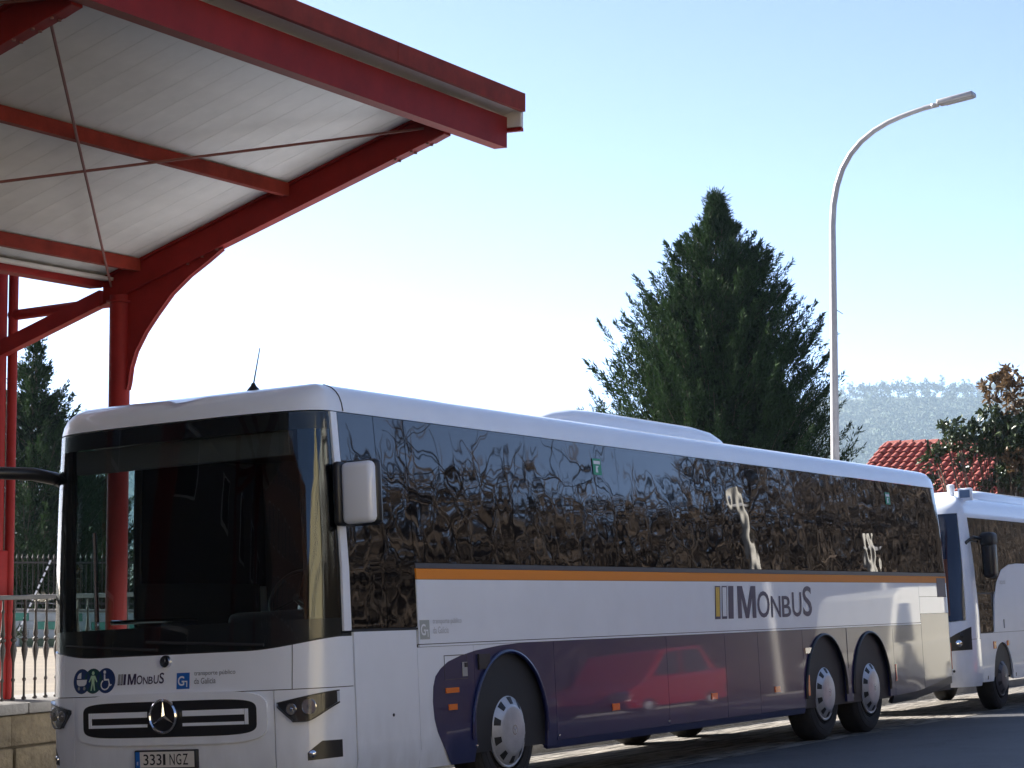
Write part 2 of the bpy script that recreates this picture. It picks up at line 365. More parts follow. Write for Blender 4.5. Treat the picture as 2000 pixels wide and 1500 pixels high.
def flat_text(sh, txt, x, z, wdt, hgt, face, ma, parent, name='lettering', bold=0., shear=0., off=.005):
    V, F = text2d(txt, 1, bold, shear); V = fit2d(V, wdt, hgt); return sh.poly(name, V, (x, z), ma, parent, off, face, F)
def transporte(sh, x, z, s, face, parent, sq, tx):
    sh.poly('logo_square', rect2d(0, s, 0, s), (x, z), sq, parent, .004, face)
    V, F = text2d('G', 1, .02); V = fit2d(V, s*.5, s*.6); sh.poly('letter', [(a+s*.10, b+s*.2) for a, b in V], (x, z), PRINTWHITE, parent, .005, face, F)
    sh.poly('logo_stroke', [(s*.62, s*.50), (s*.84, s*.50), (s*.84, s*.12), (s*.76, s*.12), (s*.76, s*.42), (s*.62, s*.42)], (x, z), PRINTWHITE, parent, .0055, face)
    flat_text(sh, 'transporte público', x+(s*1.35 if face == 'side' else -s*1.35), z+s*.72, s*3.05, s*.36, face, tx, parent)
    flat_text(sh, 'da Galicia', x+(s*1.35 if face == 'side' else -s*1.35), z+s*.28, s*1.62, s*.36, face, tx, parent)
# ------------------------------------------------------------------ the main coach
TAB = [(.28, 1.235, .06), (.34, 1.262, .02), (.42, 1.275, 0), (.95, 1.275, .0), (1.25, 1.275, .025), (1.8, 1.272, .055), (2.4, 1.245, .09), (2.93, 1.212, .13),
       (3.0, 1.20, .16), (3.05, 1.182, .20), (3.09, 1.155, .26), (3.12, 1.12, .33), (3.145, 1.07, .43), (3.165, .99, .58), (3.18, .85, .85), (3.19, .55, 1.3)]
bus = thing('parked_coach', 'long white and navy coach with orange stripe, parked under the red shelter', 'bus', mw=BUSMW)
S = Shell(2.55, 14.78, TAB, .50, .16)
XF, XD, XT, WR = 2.827, 10.08, 11.57, .5123
ARCH = .64
def archlo(base):
    def f(u):
        x = S.xs+(u-1); z = base(x) if callable(base) else base
        for c in (XF, XD, XT):
            d = abs(x-c)
            if d < ARCH: z = max(z, WR+sqrt(ARCH*ARCH-d*d))
        return z
    return f
def usx(x0, x1, step=.05):
    n = max(2, int((x1-x0)/step)); L = {x0, x1} | {x0+(x1-x0)*k/n for k in range(n+1)}
    for c in (XF, XD, XT):
        for k in range(25):
            v = c-ARCH*cos(pi*k/24)
            if x0 < v < x1: L.add(v)
    return [S.ux(v) for v in sorted(L)]
GAP = .006
# roof: rings
def ring_us(): 
    L = S.usamples(-S.ux(14.78), S.ux(14.78), 60, .6); return L
def roof_patch(name, u0, u1, parent, ma):
    us = S.usamples(u0, u1, 60, .5); zs = [2.935, 2.97, 3.0, 3.03, 3.05, 3.07, 3.09, 3.105, 3.12, 3.133, 3.145, 3.155, 3.165, 3.173, 3.18, 3.186, 3.19]
    V = []; F = []
    for u in us:
        for z in zs: V.append(S.p(u, z))
    n = len(zs)
    for i in range(len(us)-1):
        for j in range(n-1): F.append((i*n+j, (i+1)*n+j, (i+1)*n+j+1, i*n+j+1))
    return V, F, us, n
V, F, us, n = roof_patch('roof', -S.ux(14.95), S.ux(14.95), bus, WHITE)
F.append(tuple(i*n+n-1 for i in range(len(us))))
roof = mesh_obj('roof', V, F, WHITE, bus, smooth=40)
# seam between front cap and roof
for k in (.60,):
    pts = [S.p(S.ux(k), z, .001) for z in np.linspace(2.94, 3.15, 14)]
    mb = MB(); mb.tube(pts, .006, 6); mb.obj('roof_seam', RUBBER, roof)
# windscreen
def ws_lo(u): return 1.245+.075*max(0, (abs(u)-.55)/.45)**1.6
UW = .997
usw = [u for u in S.usamples(-UW, UW, 70, .06)]
ws = S.patch('windscreen', usw, ws_lo, 2.925, 0.0, WSGLASS, bus, rows=24, rim=0)
# ceramic border behind the glass
def inner_lo(u): return 1.46
S.patch('windscreen_border', usw, ws_lo, 1.44, -.012, BLACK, ws, rows=4, rim=0)
S.patch('windscreen_border', usw, 2.80, 2.93, -.012, BLACK, ws, rows=4, rim=0)
S.patch('windscreen_border', S.usamples(.865, UW, 70, .02), 1.40, 2.81, -.014, WINDOW, ws, rows=8, rim=0)
S.patch('windscreen_border', S.usamples(-UW, -.955, 70, .02), 1.40, 2.81, -.012, BLACK, ws, rows=8, rim=0)
# front panels
usf = S.usamples(-UW, UW, 70, .06)
def bonnet_lo(u): return .965
S.patch('front_panel', S.usamples(-.80, .80, 70, .06), lambda u: .955, lambda u: ws_lo(u)-.012, .002, WHITE, bus, rows=6)
S.patch('corner_panel', S.usamples(.806, 1.01, 90, .01), .955, lambda u: ws_lo(min(u, UW))-.012, .002, WHITE, bus, rows=6)
S.patch('corner_panel', S.usamples(-1.01, -.806, 90, .01), .955, lambda u: ws_lo(max(u, -UW))-.012, .002, WHITE, bus, rows=6)
S.patch('bumper', S.usamples(-.70, .70, 70, .06), .30, .949, .004, WHITE, bus, rows=10)
for sg in (1, -1):
    a, b = sorted((.705*sg, 1.01*sg)); S.patch('bumper_corner', S.usamples(a, b, 90, .02), .30, .949, .004, WHITE, bus, rows=10)
# raised surround of grille (an oval swelling round the grille)
def grille_shape(hw, hh, zc, pw=4):
    def lo(u): q = min(1, abs(u)/hw); return zc-hh*(1-q**pw)**(1/pw)
    def hi(u): q = min(1, abs(u)/hw); return zc+hh*(1-q**pw)**(1/pw)
    return lo, hi
def gus(hw): return sorted({hw*math.copysign(1-(1-abs(t))**2.2, t) for t in np.linspace(-1, 1, 41)})
lo, hi = grille_shape(.665, .185, .775, 5); sur = S.patch('grille_surround', gus(.665), lo, hi, .024, WHITE, bus, rows=8, rim=.03)
lo, hi = grille_shape(.605, .128, .775, 6); gr = S.patch('grille', gus(.605), lo, hi, .0262, BLACK, bus, rows=6, rim=.02)
for z0, z1 in ((.792, .832), (.722, .744)):
    for u0, u1 in ((-.53, -.125), (.125, .53)):
        S.patch('grille_bar', S.usamples(u0, u1, 40, .05), z0, z1, .034, WHITE, gr, rows=2, rim=.008)
S.patch('grille_bar', S.usamples(-.555, -.535, 20, .01), .722, .832, .034, WHITE, gr, rows=2, rim=.008)
S.patch('grille_bar', S.usamples(.535, .555, 20, .01), .722, .832, .034, WHITE, gr, rows=2, rim=.008)
# star emblem on the grille
def star_emblem(c, r, parent, mring=CHROME):
    T = Matrix.Translation(c) @ Matrix.Rotation(-pi/2, 4, 'Y')
    mb = MB(); mb.lathe([(0, .012), (r*.86, .012), (r*.86, 0)], 40, T); e = mb.obj('emblem', BLACK, parent)
    mb = MB(); mb.lathe([(r*.85, .0), (r*.85, .022), (r*.91, .030), (r, .022), (r, 0)], 44, T); mb.obj('emblem_ring', mring, e)
    mb = MB()
    for k in range(3):
        a = pi/2+k*2*pi/3; tip = Vector((cos(a), sin(a))); pl = Vector((cos(a+pi/3), sin(a+pi/3))); pr = Vector((cos(a-pi/3), sin(a-pi/3)))
        def P(v, h): return T @ Vector((v.y, -v.x, h))
        pts = [P(tip*r*.86, .016), P(pl*r*.13, .016), P(Vector((0, 0)), .032), P(pr*r*.13, .016)]
        mb.add(pts, [(0, 1, 2), (0, 2, 3)])
    mb.obj('emblem_star', CHROME, e, smooth=0, fix=False)
star_emblem(S.p(0, .80, .03)+Vector((-.004, 0, -.004)), .125, bus)
star_emblem(S.p(0, 1.185, .006), .045, bus)
# headlights
def hl(sg):
    def lo(u):
        a = abs(u); return .735+.10*max(0, (.80-a)/.08) if a < .80 else .735-.012+.135*max(0, (a-.87)/.125)**1.5
    def hi(u): a = abs(u); return .862+.075*(a-.72)/.275
    us_ = S.usamples(*(sorted((.725*sg, .985*sg))), 160, .02)
    h = S.patch('headlight', us_, lambda u: lo(u)+.006, lambda u: hi(u)-.006, .008, BLACK, bus, rows=4, rim=.03)
    S.patch('headlight_lens', us_, lo, hi, .036, LENS, h, rows=4, rim=.03)
    S.patch('headlight_rim', us_, lo, lambda u: lo(u)+.010, .037, BLACK, h, rows=1, rim=.01)
    S.patch('headlight_rim', us_, lambda u: hi(u)-.008, hi, .037, BLACK, h, rows=1, rim=.01)
    for uu, zz, r in ((.885, .828, .052), (.80, .815, .038)):
        c = S.p(uu*sg, zz, .022); nn = (S.p(uu*sg, zz, .05)-S.p(uu*sg, zz)).normalized()
        nn = (nn+Vector((-1.2, 0, 0))).normalized()
        T = Matrix.Translation(c) @ nn.to_track_quat('Z', 'Y').to_matrix().to_4x4()
        mb = MB(); mb.lathe([(0, -.012), (r*.35, -.011), (r*.8, -.002), (r, .010), (r*1.06, .008)], 24, T); mb.obj('reflector', CHROME, h)
        mb = MB(); mb.lathe([(r*.5, -.008), (r*.42, .004), (r*.25, .011), (0, .013)], 20, T); mb.obj('bulb_cover', LENS if r > .04 else CHROME, h)
hl(1); hl(-1)
# fog lamp slots in bumper
for sg in (1, -1):
    a, b = sorted((.87*sg, .992*sg)); us_ = S.usamples(a, b, 200, .02)
    f = S.patch('fog_lamp', us_, lambda u: .452+.012*(abs(u)-.87)/.12, lambda u: .50+.085*min(1, (abs(u)-.865)/.07), .007, BLACK, bus, rows=3, rim=.02)
    c = S.p(.893*sg, .497, .006); nn = (S.p(.893*sg, .497, .05)-c).normalized(); T = Matrix.Translation(c) @ nn.to_track_quat('Z', 'Y').to_matrix().to_4x4()
    mb = MB(); mb.lathe([(.028, 0), (.026, .01), (.012, .016), (0, .018)], 18, T); mb.obj('fog_bulb', CHROME, f)
# number plate
S.patch('bumper_lip', S.usamples(-.70, .70, 40, .08), .285, .33, .012, BLACK, bus, rows=1, rim=.02)
mb = MB(); py = S.p(0, .49).x-.03; mb.box(py-.012, py+.03, 1.275-.275, 1.275+.275, .49-.068, .49+.068, .008); plate = mb.obj('number_plate', BLACK, bus)
def on_plate(name, V, F, ma, d): return mesh_obj(name, [(py-.0125-d, 1.275+.262-x, .49-.056+y) for x, y in V], F, ma, plate, smooth=0)
on_plate('plate_face', [(.04, 0), (.524, 0), (.524, .112), (.04, .112)], [(0, 1, 2, 3)], mat('plate_white', (.66, .63, .58), .4), .001)
on_plate('plate_band', [(0, 0), (.04, 0), (.04, .112), (0, .112)], [(0, 1, 2, 3)], SIGNBLUE, .001)
V, F = text2d('E', 1); V = fit2d(V, .014, .022); on_plate('letter', [(x+.013, y+.02) for x, y in V], F, PRINTWHITE, .002)
px = .072
for ch in '3331 NGZ':
    if ch == ' ': px += .024; continue
    V, F = text2d(ch, 1, .006); wd_ = .022 if ch == '1' else .046; V = fit2d(V, wd_, .078); on_plate('letter', [(x+px, y+.017) for x, y in V], F, RUBBER, .002); px += wd_+.0125
mb = MB(); mb.box(py-.006, py+.03, 1.275-.27, 1.275+.27, .375, .42, .005); mb.obj('plate_holder', BLACK, bus)
# front signs
def icon(y, kind):
    r = .092; base = SIGNGREEN if kind == 1 else SIGNDBLUE
    d = S.poly('icon_disc', disc2d(r), (y, 1.068), base, bus, .004, 'front')
    def sh(pts, o=.0052, ma=PRINTWHITE): S.poly('icon_shape', pts, (y, 1.068), ma, d, o, 'front')
    if kind == 0:
        sh([(-.055, .012), (.058, .012), (.05, -.02), (.03, -.034), (-.03, -.034), (-.05, -.02)]); sh([(-.05, .02), (-.005, .02), (-.005, .066), (-.03, .058), (-.045, .042)])
        for c in (-.028, .03): sh(disc2d(.013, 14, c=(c, -.052)), ma=PRINTGREY)
    elif kind == 1:
        G = mat('light_green_print', (.45, .66, .45), .4)
        sh(disc2d(.014, 14, c=(0, .058)), ma=G); sh([(-.02, .04), (.02, .04), (.044, -.005), (.036, -.01), (.016, .02), (.014, -.012), (.024, -.07), (.012, -.07), (0, -.02), (-.012, -.07), (-.024, -.07), (-.014, -.012), (-.016, .02), (-.036, -.01), (-.044, -.005)], ma=G)
    else:
        sh(disc2d(.013, 14, c=(-.012, .062))); sh([(-.02, .046), (-.006, .046), (-.004, .012), (.03, .012), (.044, -.03), (.058, -.026), (.056, -.036), (.036, -.042), (.022, .0), (-.018, .0)])
        n = 18; O = [(-.006+.044*cos(a), -.03+.04*sin(a)) for a in np.linspace(R(120), R(370), n)]; I = [(-.006+.034*cos(a), -.03+.03*sin(a)) for a in np.linspace(R(370), R(120), n)]
        S.poly('icon_shape', O+I[::-1], (y, 1.068), PRINTWHITE, d, .0052, 'front', [(k, k+1, n+k+1, n+k) for k in range(n-1)])
icon(2.085, 0); icon(1.965, 1); icon(1.838, 2)
monbus(S, 1.724, 1.03, .385, .078, 'front', bus)
transporte(S, 1.185, .985, .115, 'front', bus, SIGNBLUE, mat('slate_print', (.10, .11, .13), .45))
# bonnet seam lines to the corner panels: rubber strips follow the gaps
S.patch('seam_backing', S.usamples(-1.0, 1.0, 60, .06), .33, 1.33, -.018, RUBBER, bus, rows=8, rim=0)
# ---- left side
SIDE = 1
def side(name, x0, x1, lo, hi, off, ma, rows=4, rim=.02, parent=bus, step=.25, arch=False):
    us_ = usx(x0, x1, step) if arch else S.usamples(S.ux(x0), S.ux(x1), 4, step)
    return S.patch(name, us_, lo, hi, off, ma, parent, rows=rows, rim=rim)
S.patch('window_pillar', S.usamples(.9985, S.ux(.505)+.0, 400, .01), 1.345, 2.928, .003, WHITE, bus, rows=14)
S.patch('body_lining', S.usamples(1.01, S.ux(14.7), 4, .4), .36, 2.94, -.022, RUBBER, bus, rows=14, rim=0)
# the lining is cut behind the wheels by the dark wheel housings (below)
side('driver_window', .52, 1.005, 1.36, 2.93, -.003, WINDOW, 12)
side('driver_window', 1.013, 1.432, 1.36, 2.93, -.003, WINDOW, 12)
edges = [1.44, 3.40, 5.16, 6.92, 8.68, 10.44, 12.20, 13.45, 14.70]
for a, b in zip(edges[:-1], edges[1:]): side('passenger_window', a+.003, b-.003, 1.842, 2.93, -.003, WINDOW, 10)
side('window_trim', 1.44, 14.72, 1.80, 1.838, .001, GREYBAND, 1)
side('orange_stripe', 1.44, 14.70, 1.716, 1.797, .003, ORANGE, 2)
side('orange_stripe', 14.703, 14.735, 1.716, 2.93, .0032, ORANGE, 8)
side('side_panel', 1.44, 13.50, 1.228, 1.713, .002, WHITE, 4)
side('rail_strip', 1.44, 13.50, 1.206, 1.222, .006, WHITE, 1, .014)
side('rear_panel', 13.508, 14.74, 1.545, 1.713, .002, WHITE, 2)
side('rear_panel', 13.508, 14.74, 1.335, 1.541, .003, WHITE, 2)
side('vent_grille', 14.25, 14.60, 1.535, 1.775, .006, SIGNNAVY, 2, .01)
side('driver_panel', .53, 1.402, .30, 1.335, .003, WHITE, 8)
S.patch('sill_strip', S.usamples(1.0, S.ux(1.43), 4, .2), 1.338, 1.352, .004, RUBBER, bus, rows=1)
# front lower panels: white with navy swoop
def swoop(x):      # height above which the panel is white (left boundary of the navy)
    T = [(1.606, .79), (1.62, .90), (1.66, .98), (1.74, 1.035), (1.86, 1.085), (2.05, 1.125), (2.3, 1.160), (2.7, 1.190), (3.1, 1.206), (3.6, 1.208)]
    return float(np.interp(x, [t[0] for t in T], [t[1] for t in T]))
def swoop_lo(x):
    T = [(1.606, .79), (1.62, .66), (1.66, .56), (1.74, .45), (1.84, .34), (1.9, .30), (2.4, .30)]
    return float(np.interp(x, [t[0] for t in T], [t[1] for t in T]))
xu = lambda u: S.xs+(u-1)
us_w = [S.ux(v) for v in np.linspace(1.412, 2.262, 60)]
S.patch('lower_panel', us_w, .30, 1.203, .001, WHITE, bus, rows=6)
S.patch('navy_film', [S.ux(v) for v in sorted(set(np.linspace(1.606, 2.262, 60)) | set(np.linspace(1.606, 1.68, 20)))], lambda u: swoop_lo(xu(u)), lambda u: swoop(xu(u)), .004, NAVY, bus, rows=6, rim=.002)
us2 = [S.ux(v) for v in sorted(set(np.linspace(2.268, 3.63, 60)) | {XF-ARCH*cos(pi*k/24) for k in range(25) if 2.268 < XF-ARCH*cos(pi*k/24) < 3.63})]
S.patch('lower_panel', us2, lambda u: max(archlo(.34)(u), swoop(xu(u))), 1.203, .001, WHITE, bus, rows=3)
S.patch('arch_panel', us2, archlo(.34), lambda u: swoop(xu(u)), .003, NAVY, bus, rows=6, rim=.05)
# flap on the lower panel: thin seams
for x0, x1, z0, z1 in ((1.80, 2.15, .945, .951), (1.80, 2.15, 1.128, 1.134), (1.797, 1.803, .945, 1.134), (2.147, 2.153, .945, 1.134)):
    side('flap_seam', x0, x1, z0, z1, .0055, GREYBAND, 1, .002)
f = side('fuel_lock', 2.07, 2.145, .965, 1.075, .010, PRINTGREY, 2, .01); side('fuel_lock_catch', 2.10, 2.145, 1.035, 1.07, .016, BLACK, 1, .01, parent=f)
side('black_cover', 2.32, 2.50, 1.01, 1.13, .02, BLACK, 3, .02)
side('side_marker', 1.80, 2.0, .845, .885, .012, AMBER, 2, .012); side('side_marker', 1.835, 1.955, .715, .76, .016, AMBER, 2, .014)
mb = MB(); T = Matrix.Translation(S.p(S.ux(1.03), .72, 0)) @ Matrix.Rotation(pi/2, 4, 'X'); mb.lathe([(.012, 0), (.012, .008), (0, .01)], 14, T); mb.obj('panel_lock', BLACK, bus)
for x in (2.25, 3.66, 5.88): 
    mb = MB(); T = Matrix.Translation(S.p(S.ux(x), .42, 0)) @ Matrix.Rotation(pi/2, 4, 'X'); mb.lathe([(.012, 0), (.012, .008), (0, .01)], 12, T); mb.obj('panel_lock', CHROME, bus)
# navy skirt flaps
for a, b in ((3.636, 5.912), (5.918, 7.30), (7.306, 8.160), (8.166, 9.42)): side('luggage_flap', a, b, .385, 1.203, .003, NAVY, 6)
us3 = usx(9.426, 12.40); S.patch('arch_panel', us3, archlo(.385), 1.203, .003, NAVY, bus, rows=6, rim=.05)
side('panel_seam', 10.80, 10.808, .75, 1.2, .006, RUBBER, 1, .002)
def rear_lo(x): return float(np.interp(x, [12.4, 13.2, 14.0, 14.75], [.385, .40, .47, .56]))
for a, b in ((12.406, 13.50), (13.508, 14.76)):
    S.patch('rear_skirt', S.usamples(S.ux(a), S.ux(b), 4, .15), lambda u: rear_lo(xu(u)), 1.203 if a < 13 else 1.331, .003, NAVY, bus, rows=5)
S.patch('rear_valance', S.usamples(S.ux(12.35), S.ux(14.76), 4, .15), lambda u: rear_lo(xu(u))-.10, lambda u: rear_lo(xu(u))-.004, -.006, BLACK, bus, rows=3, rim=.05)
side('skirt_strip', 3.49, 9.44, .315, .382, -.004, NAVY, 2, .04)
for x in (4.70, 6.9, 8.55): 
    side('side_marker', x, x+.14, .575, .635, .012, AMBER, 2, .012)
side('side_marker', 9.50, 9.56, .50, .72, .010, AMBER, 2, .012); side('side_marker', 12.42, 12.46, .55, .75, .010, REDLENS, 2, .012)
side('reflector', 9.47, 9.66, .80+.15, 1.01, .016, CHROME, 2, .02)
side('tail_lamp', 14.68, 14.77, .62, .95, .012, REDLENS, 4, .02)
# arch lips
for c in (XF, XD, XT):
    pts = [S.p(S.ux(c-(ARCH-.012)*cos(a)), WR+(ARCH-.012)*sin(a), .012) for a in np.linspace(R(-4), R(184), 40)]
    mb = MB(); mb.tube(pts, .016, 8); mb.obj('arch_lip', NAVY if c == XF else BLACK, bus)
# side lettering
monbus(S, 7.10, 1.345, 2.42, .325, 'side', bus)
transporte(S, 1.455, 1.262, .145, 'side', bus, mat('pale_grey_print', (.36, .38, .36), .5), mat('paler_grey_print', (.45, .46, .48), .5))
for x in (4.66, 12.62):
    e = S.poly('exit_sticker', rect2d(0, .17, 0, .145), (x, 2.66), mat('green_sticker', (.02, .30, .16), .5), bus, .003, 'side')
    S.poly('sticker_print', rect2d(.02, .15, .095, .125), (x, 2.66), PRINTWHITE, e, .004, 'side'); S.poly('sticker_print', [(.05, .02), (.10, .02), (.09, .06), (.12, .08), (.06, .08)], (x, 2.66), PRINTWHITE, e, .004, 'side')
# ---- right side, rear, chassis
side_us = lambda x0, x1, st=.4: [-u for u in S.usamples(S.ux(x0), S.ux(x1), 4, st)][::-1]
S.patch('side_panel', side_us(1.35, 14.74), .34, 1.80, .0, WHITE, bus, rows=6)
for a, b in zip([1.35, 3.4, 5.16, 6.92, 8.68, 10.44, 12.2], [3.4, 5.16, 6.92, 8.68, 10.44, 12.2, 14.7]): S.patch('passenger_window', side_us(a+.004, b-.004), 1.80, 2.935, -.003, WINDOW, bus, rows=8)
door = S.patch('door_frame', side_us(1.27, 1.35, .1), .34, 2.935, 0, BLACK, bus, rows=8)
S.patch('door_frame', side_us(.50, .54, .1), .34, 2.935, 0, BLACK, bus, rows=8)
S.patch('door_panel', side_us(.54, 1.27, .1), .34, 1.06, 0, WHITE, bus, rows=5)
S.patch('door_glass', side_us(.54, 1.27, .1), 1.06, 2.935, -.004, DOORGLASS, bus, rows=8, rim=0)
S.patch('pillar', [-S.ux(.50), -.9985], 1.345, 2.928, .0, BLACK, bus, rows=8)
us_r = S.usamples(S.ux(14.62), S.ux(14.78)+2.2, 4, .3)
mb = MB(); mb.box(14.60, 14.765, .17, 2.38, .55, 2.94, .03); mb.obj('rear_wall', WHITE, bus)
mb = MB(); mb.box(14.62, 14.772, .30, 2.25, 1.9, 2.85, .02); mb.obj('rear_window', WINDOW, bus)
# wheel housings: black boxes behind the wheels, chassis
mb = MB(); mb.box(.75, 2.12, .06, 2.49, .32, .98); mb.box(2.12, 3.53, .42, 2.13, .40, .98); mb.box(3.53, 9.38, .06, 2.49, .36, .98); mb.box(9.38, 12.28, .42, 2.13, .40, .98); mb.box(12.28, 14.5, .06, 2.49, .46, .98)
mb.obj('chassis', INTERIOR, bus, smooth=0)
mb = MB(); mb.box(.55, 14.6, .07, 2.48, .985, 1.06); mb.obj('cabin_floor', INTERIOR, bus, smooth=0)
mb = MB(); mb.box(3.0, 3.04, .1, 2.45, 1.06, 2.9); mb.obj('cabin_bulkhead', INTERIOR, bus, smooth=0)
mb = MB(); mb.box(.6, 3.0, .1, 2.45, 2.86, 2.92); mb.obj('cabin_ceiling', INTERIOR, bus, smooth=0)
S.patch('side_lining', side_us(1.3, 3.0, .3), 1.0, 1.82, -.03, INTERIOR, bus, rows=2, rim=0)
mb = MB(); mb.box(.22, .62, .15, 1.95, 1.06, 1.40, .05); mb.obj('dashboard', INTERIOR, bus)
mb = MB(); mb.box(.5, .72, .35, 1.1, 1.30, 1.52, .06); mb.obj('instrument_binnacle', INTERIOR, bus)
mb = MB(); T = Matrix.Translation((.88, .72, 1.62)) @ Matrix.Rotation(R(-62), 4, 'Y')
pts = [T @ Vector((.22*cos(a), .22*sin(a), 0)) for a in np.linspace(0, 2*pi, 33)]; mb.tube(pts, .016, 8, cap=False)
for a in (0, 2.1, 4.2): mb.tube([T @ Vector((0, 0, -.02)), T @ Vector((.22*cos(a), .22*sin(a), 0))], .012, 6)
mb.tube([T @ Vector((0, 0, 0)), T @ Vector((0, 0, -.3))], .03, 8); mb.obj('steering_wheel', BLACK, bus)
mb = MB(); mb.box(1.25, 1.75, .45, .98, 1.45, 1.60, .05); mb.box(1.68, 1.86, .45, .98, 1.55, 2.2, .06); mb.box(1.70, 1.83, .57, .86, 2.22, 2.42, .05); mb.box(1.35, 1.7, .55, .88, 1.06, 1.45, .03); mb.obj('driver_seat', SEAT, bus)
mb = MB(); mb.tube([(.60, 2.38, 1.06), (.60, 2.38, 2.2)], .018, 8); mb.tube([(1.30, 1.95, 1.50), (.55, 2.2, 1.50)], .018, 8); mb.obj('grab_rail', CHROME, bus)
mb = MB(); mb.box(.24, .30, .3, 2.25, 2.62, 2.80, .01); mb.obj('sun_blind', mat('blind', (.10, .10, .10), .8), bus)
mb = MB()
for y0, y1 in ((.45, 1.45), (1.35, 2.25)):
    a = S.p(S.uy(y0), 1.27, .02); b = S.p(S.uy(y1), 1.33, .022); mb.tube([a, b], .012, 6); 
mb.obj('wiper', INTERIOR, bus)
# roof unit
def loft(name, secs, ma, parent, smooth=40):
    V = []; F = []; n = len(secs[0])
    for s_ in secs: V += s_
    for i in range(len(secs)-1):
        for k in range(n-1): F.append((i*n+k, i*n+k+1, (i+1)*n+k+1, (i+1)*n+k))
    F.append(tuple(range(n))); F.append(tuple((len(secs)-1)*n+k for k in range(n-1, -1, -1)))
    mb = MB(); mb.add(V, F); return mb.obj(name, ma, parent, smooth)
def ac_sec(x, h, yw):
    pts = []
    for a in np.linspace(0, pi, 25):
        c = cos(a); s_ = sin(a); pts.append((x, 1.275-yw*math.copysign(abs(c)**.35, c), 3.13+h*abs(s_)**.45))
    return pts
loft('roof_unit', [ac_sec(4.55, .03, .66), ac_sec(4.65, .10, .70), ac_sec(5.0, .19, .74), ac_sec(5.4, .245, .76), ac_sec(5.8, .262, .76), ac_sec(8.2, .262, .76), ac_sec(8.62, .235, .755), ac_sec(8.85, .18, .74), ac_sec(9.0, .11, .72), ac_sec(9.06, .03, .70)], WHITE, bus)
# aerial
b0 = Vector((.62, .86, 3.15))
mb = MB(); mb.lathe([(.06, 0), (.045, .03), (.022, .055), (.014, .075), (0, .08)], 16, Matrix.Translation(b0)); mb.tube([b0+Vector((0, 0, .06)), b0+Vector((.03, -.05, .34))], [.007, .004], 6); mb.obj('aerial', BLACK, bus)
# mirrors
mb = MB(); mb.box(.37, .47, -.30, -.03, 2.10, 2.545, .045); mir = mb.obj('mirror', WHITE, bus)
mb = MB(); mb.box(.425, .515, -.315, .0, 2.085, 2.56, .04); mb.obj('mirror_housing', BLACK, mir)
mb = MB(); mb.box(.345, .48, -.045, .02, 2.09, 2.555, .03); mb.tube([(.44, -.02, 2.48), (.52, .06, 2.52)], .03, 8); mb.tube([(.44, -.02, 2.18), (.52, .06, 2.2)], .03, 8); mb.obj('mirror_bracket', BLACK, mir)
mb = MB(); pts = [S.p(-.975, 2.58, -.02), S.p(-.985, 2.62, .05), Vector((.05, 2.52, 2.645)), Vector((-.16, 2.66, 2.655)), Vector((-.30, 2.80, 2.62)), Vector((-.36, 2.86, 2.50))]
mb.tube(pts, [.045, .05, .05, .048, .045, .04], 12); arm = mb.obj('mirror_arm', BLACK, bus)
mb = MB(); mb.box(-.46, -.26, 2.72, 3.02, 2.05, 2.60, .07); mb.obj('mirror', BLACK, arm)
# wheels
def make_wheel(parent, loc, R_, face, wd=.29, ma_cap=CAPM, slots=10):
    T = Matrix.Rotation(pi/2, 4, 'X') if face < 0 else Matrix.Rotation(-pi/2, 4, 'X')     # outer face along +z of lathe
    k = R_/.5123
    prof = [(.27*k, -wd), (.44*k, -wd), (.495*k, -wd+.03), (.5123*k, -wd+.06), (.5123*k, -.065), (.505*k, -.045), (.485*k, -.022), (.45*k, -.006), (.40*k, 0), (.345*k, -.004), (.315*k, -.012), (.30*k, -.03), (.28*k, -.03)]
    mb = MB(); mb.lathe(prof, 56, T); wh = mb.obj('wheel', TYRE, parent); wh.location = loc
    mb = MB(); mb.lathe([(.302*k, -.03), (.302*k, .004), (.292*k, .010), (.280*k, .006)], 48, T); mb.obj('rim', ma_cap, wh)
    mb = MB(); mb.lathe([(.282*k, .004), (.262*k, .022), (.205*k, .052), (.190*k, .060), (.176*k, .062), (.05*k, .070), (0, .070)], 56, T); cap = mb.obj('hub_cap', ma_cap, wh)
    for i in range(slots):
        a = 2*pi*(i+.5)/slots; da = .135
        pts = []
        for r, h in ((.208*k, .0535), (.264*k, .0235)):
            dd = da*.78 if r < .23*k else da
            pts += [Vector((r*cos(a-dd), r*sin(a-dd), h)), Vector((r*cos(a), r*sin(a), h+.0012)), Vector((r*cos(a+dd), r*sin(a+dd), h))]
        mb = MB(); V = [T @ p for p in pts]; mb.add(V+[v+(T.to_3x3() @ Vector((0, 0, -.01))) for v in V], [(0, 1, 4, 3), (1, 2, 5, 4), (0, 3, 9, 6), (2, 8, 11, 5), (0, 6, 7, 1), (1, 7, 8, 2), (3, 4, 10, 9), (4, 5, 11, 10)]); mb.obj('slot', RUBBER, wh, smooth=0)
    for r in (.095, .115, .135, .155):
        pass
    mb = MB(); mb.lathe([(.034*k, .069), (.034*k, .073), (.040*k, .073), (.040*k, .069)], 28, T)
    for i in range(3):
        a = pi/2*(-1)+2*pi*i/3; mb.tube([T @ Vector((0, 0, .0715)), T @ Vector((.035*k*cos(a), .035*k*sin(a), .0715))], [.004, .0015], 5)
    mb.obj('hub_emblem', CHROME, wh)
    for i in range(3):
        rr = (.335, .40, .462)[i]*k; mb = MB(); mb.lathe([(rr-.003, -.006 if i < 2 else -.012), (rr, .0025 if i < 2 else -.007), (rr+.003, -.006 if i < 2 else -.012)], 56, T); mb.obj('tyre_ring', TYRE, wh)
    return wh
for x in (XF, XD, XT):
    make_wheel(bus, (x, .035, WR), WR, -1)
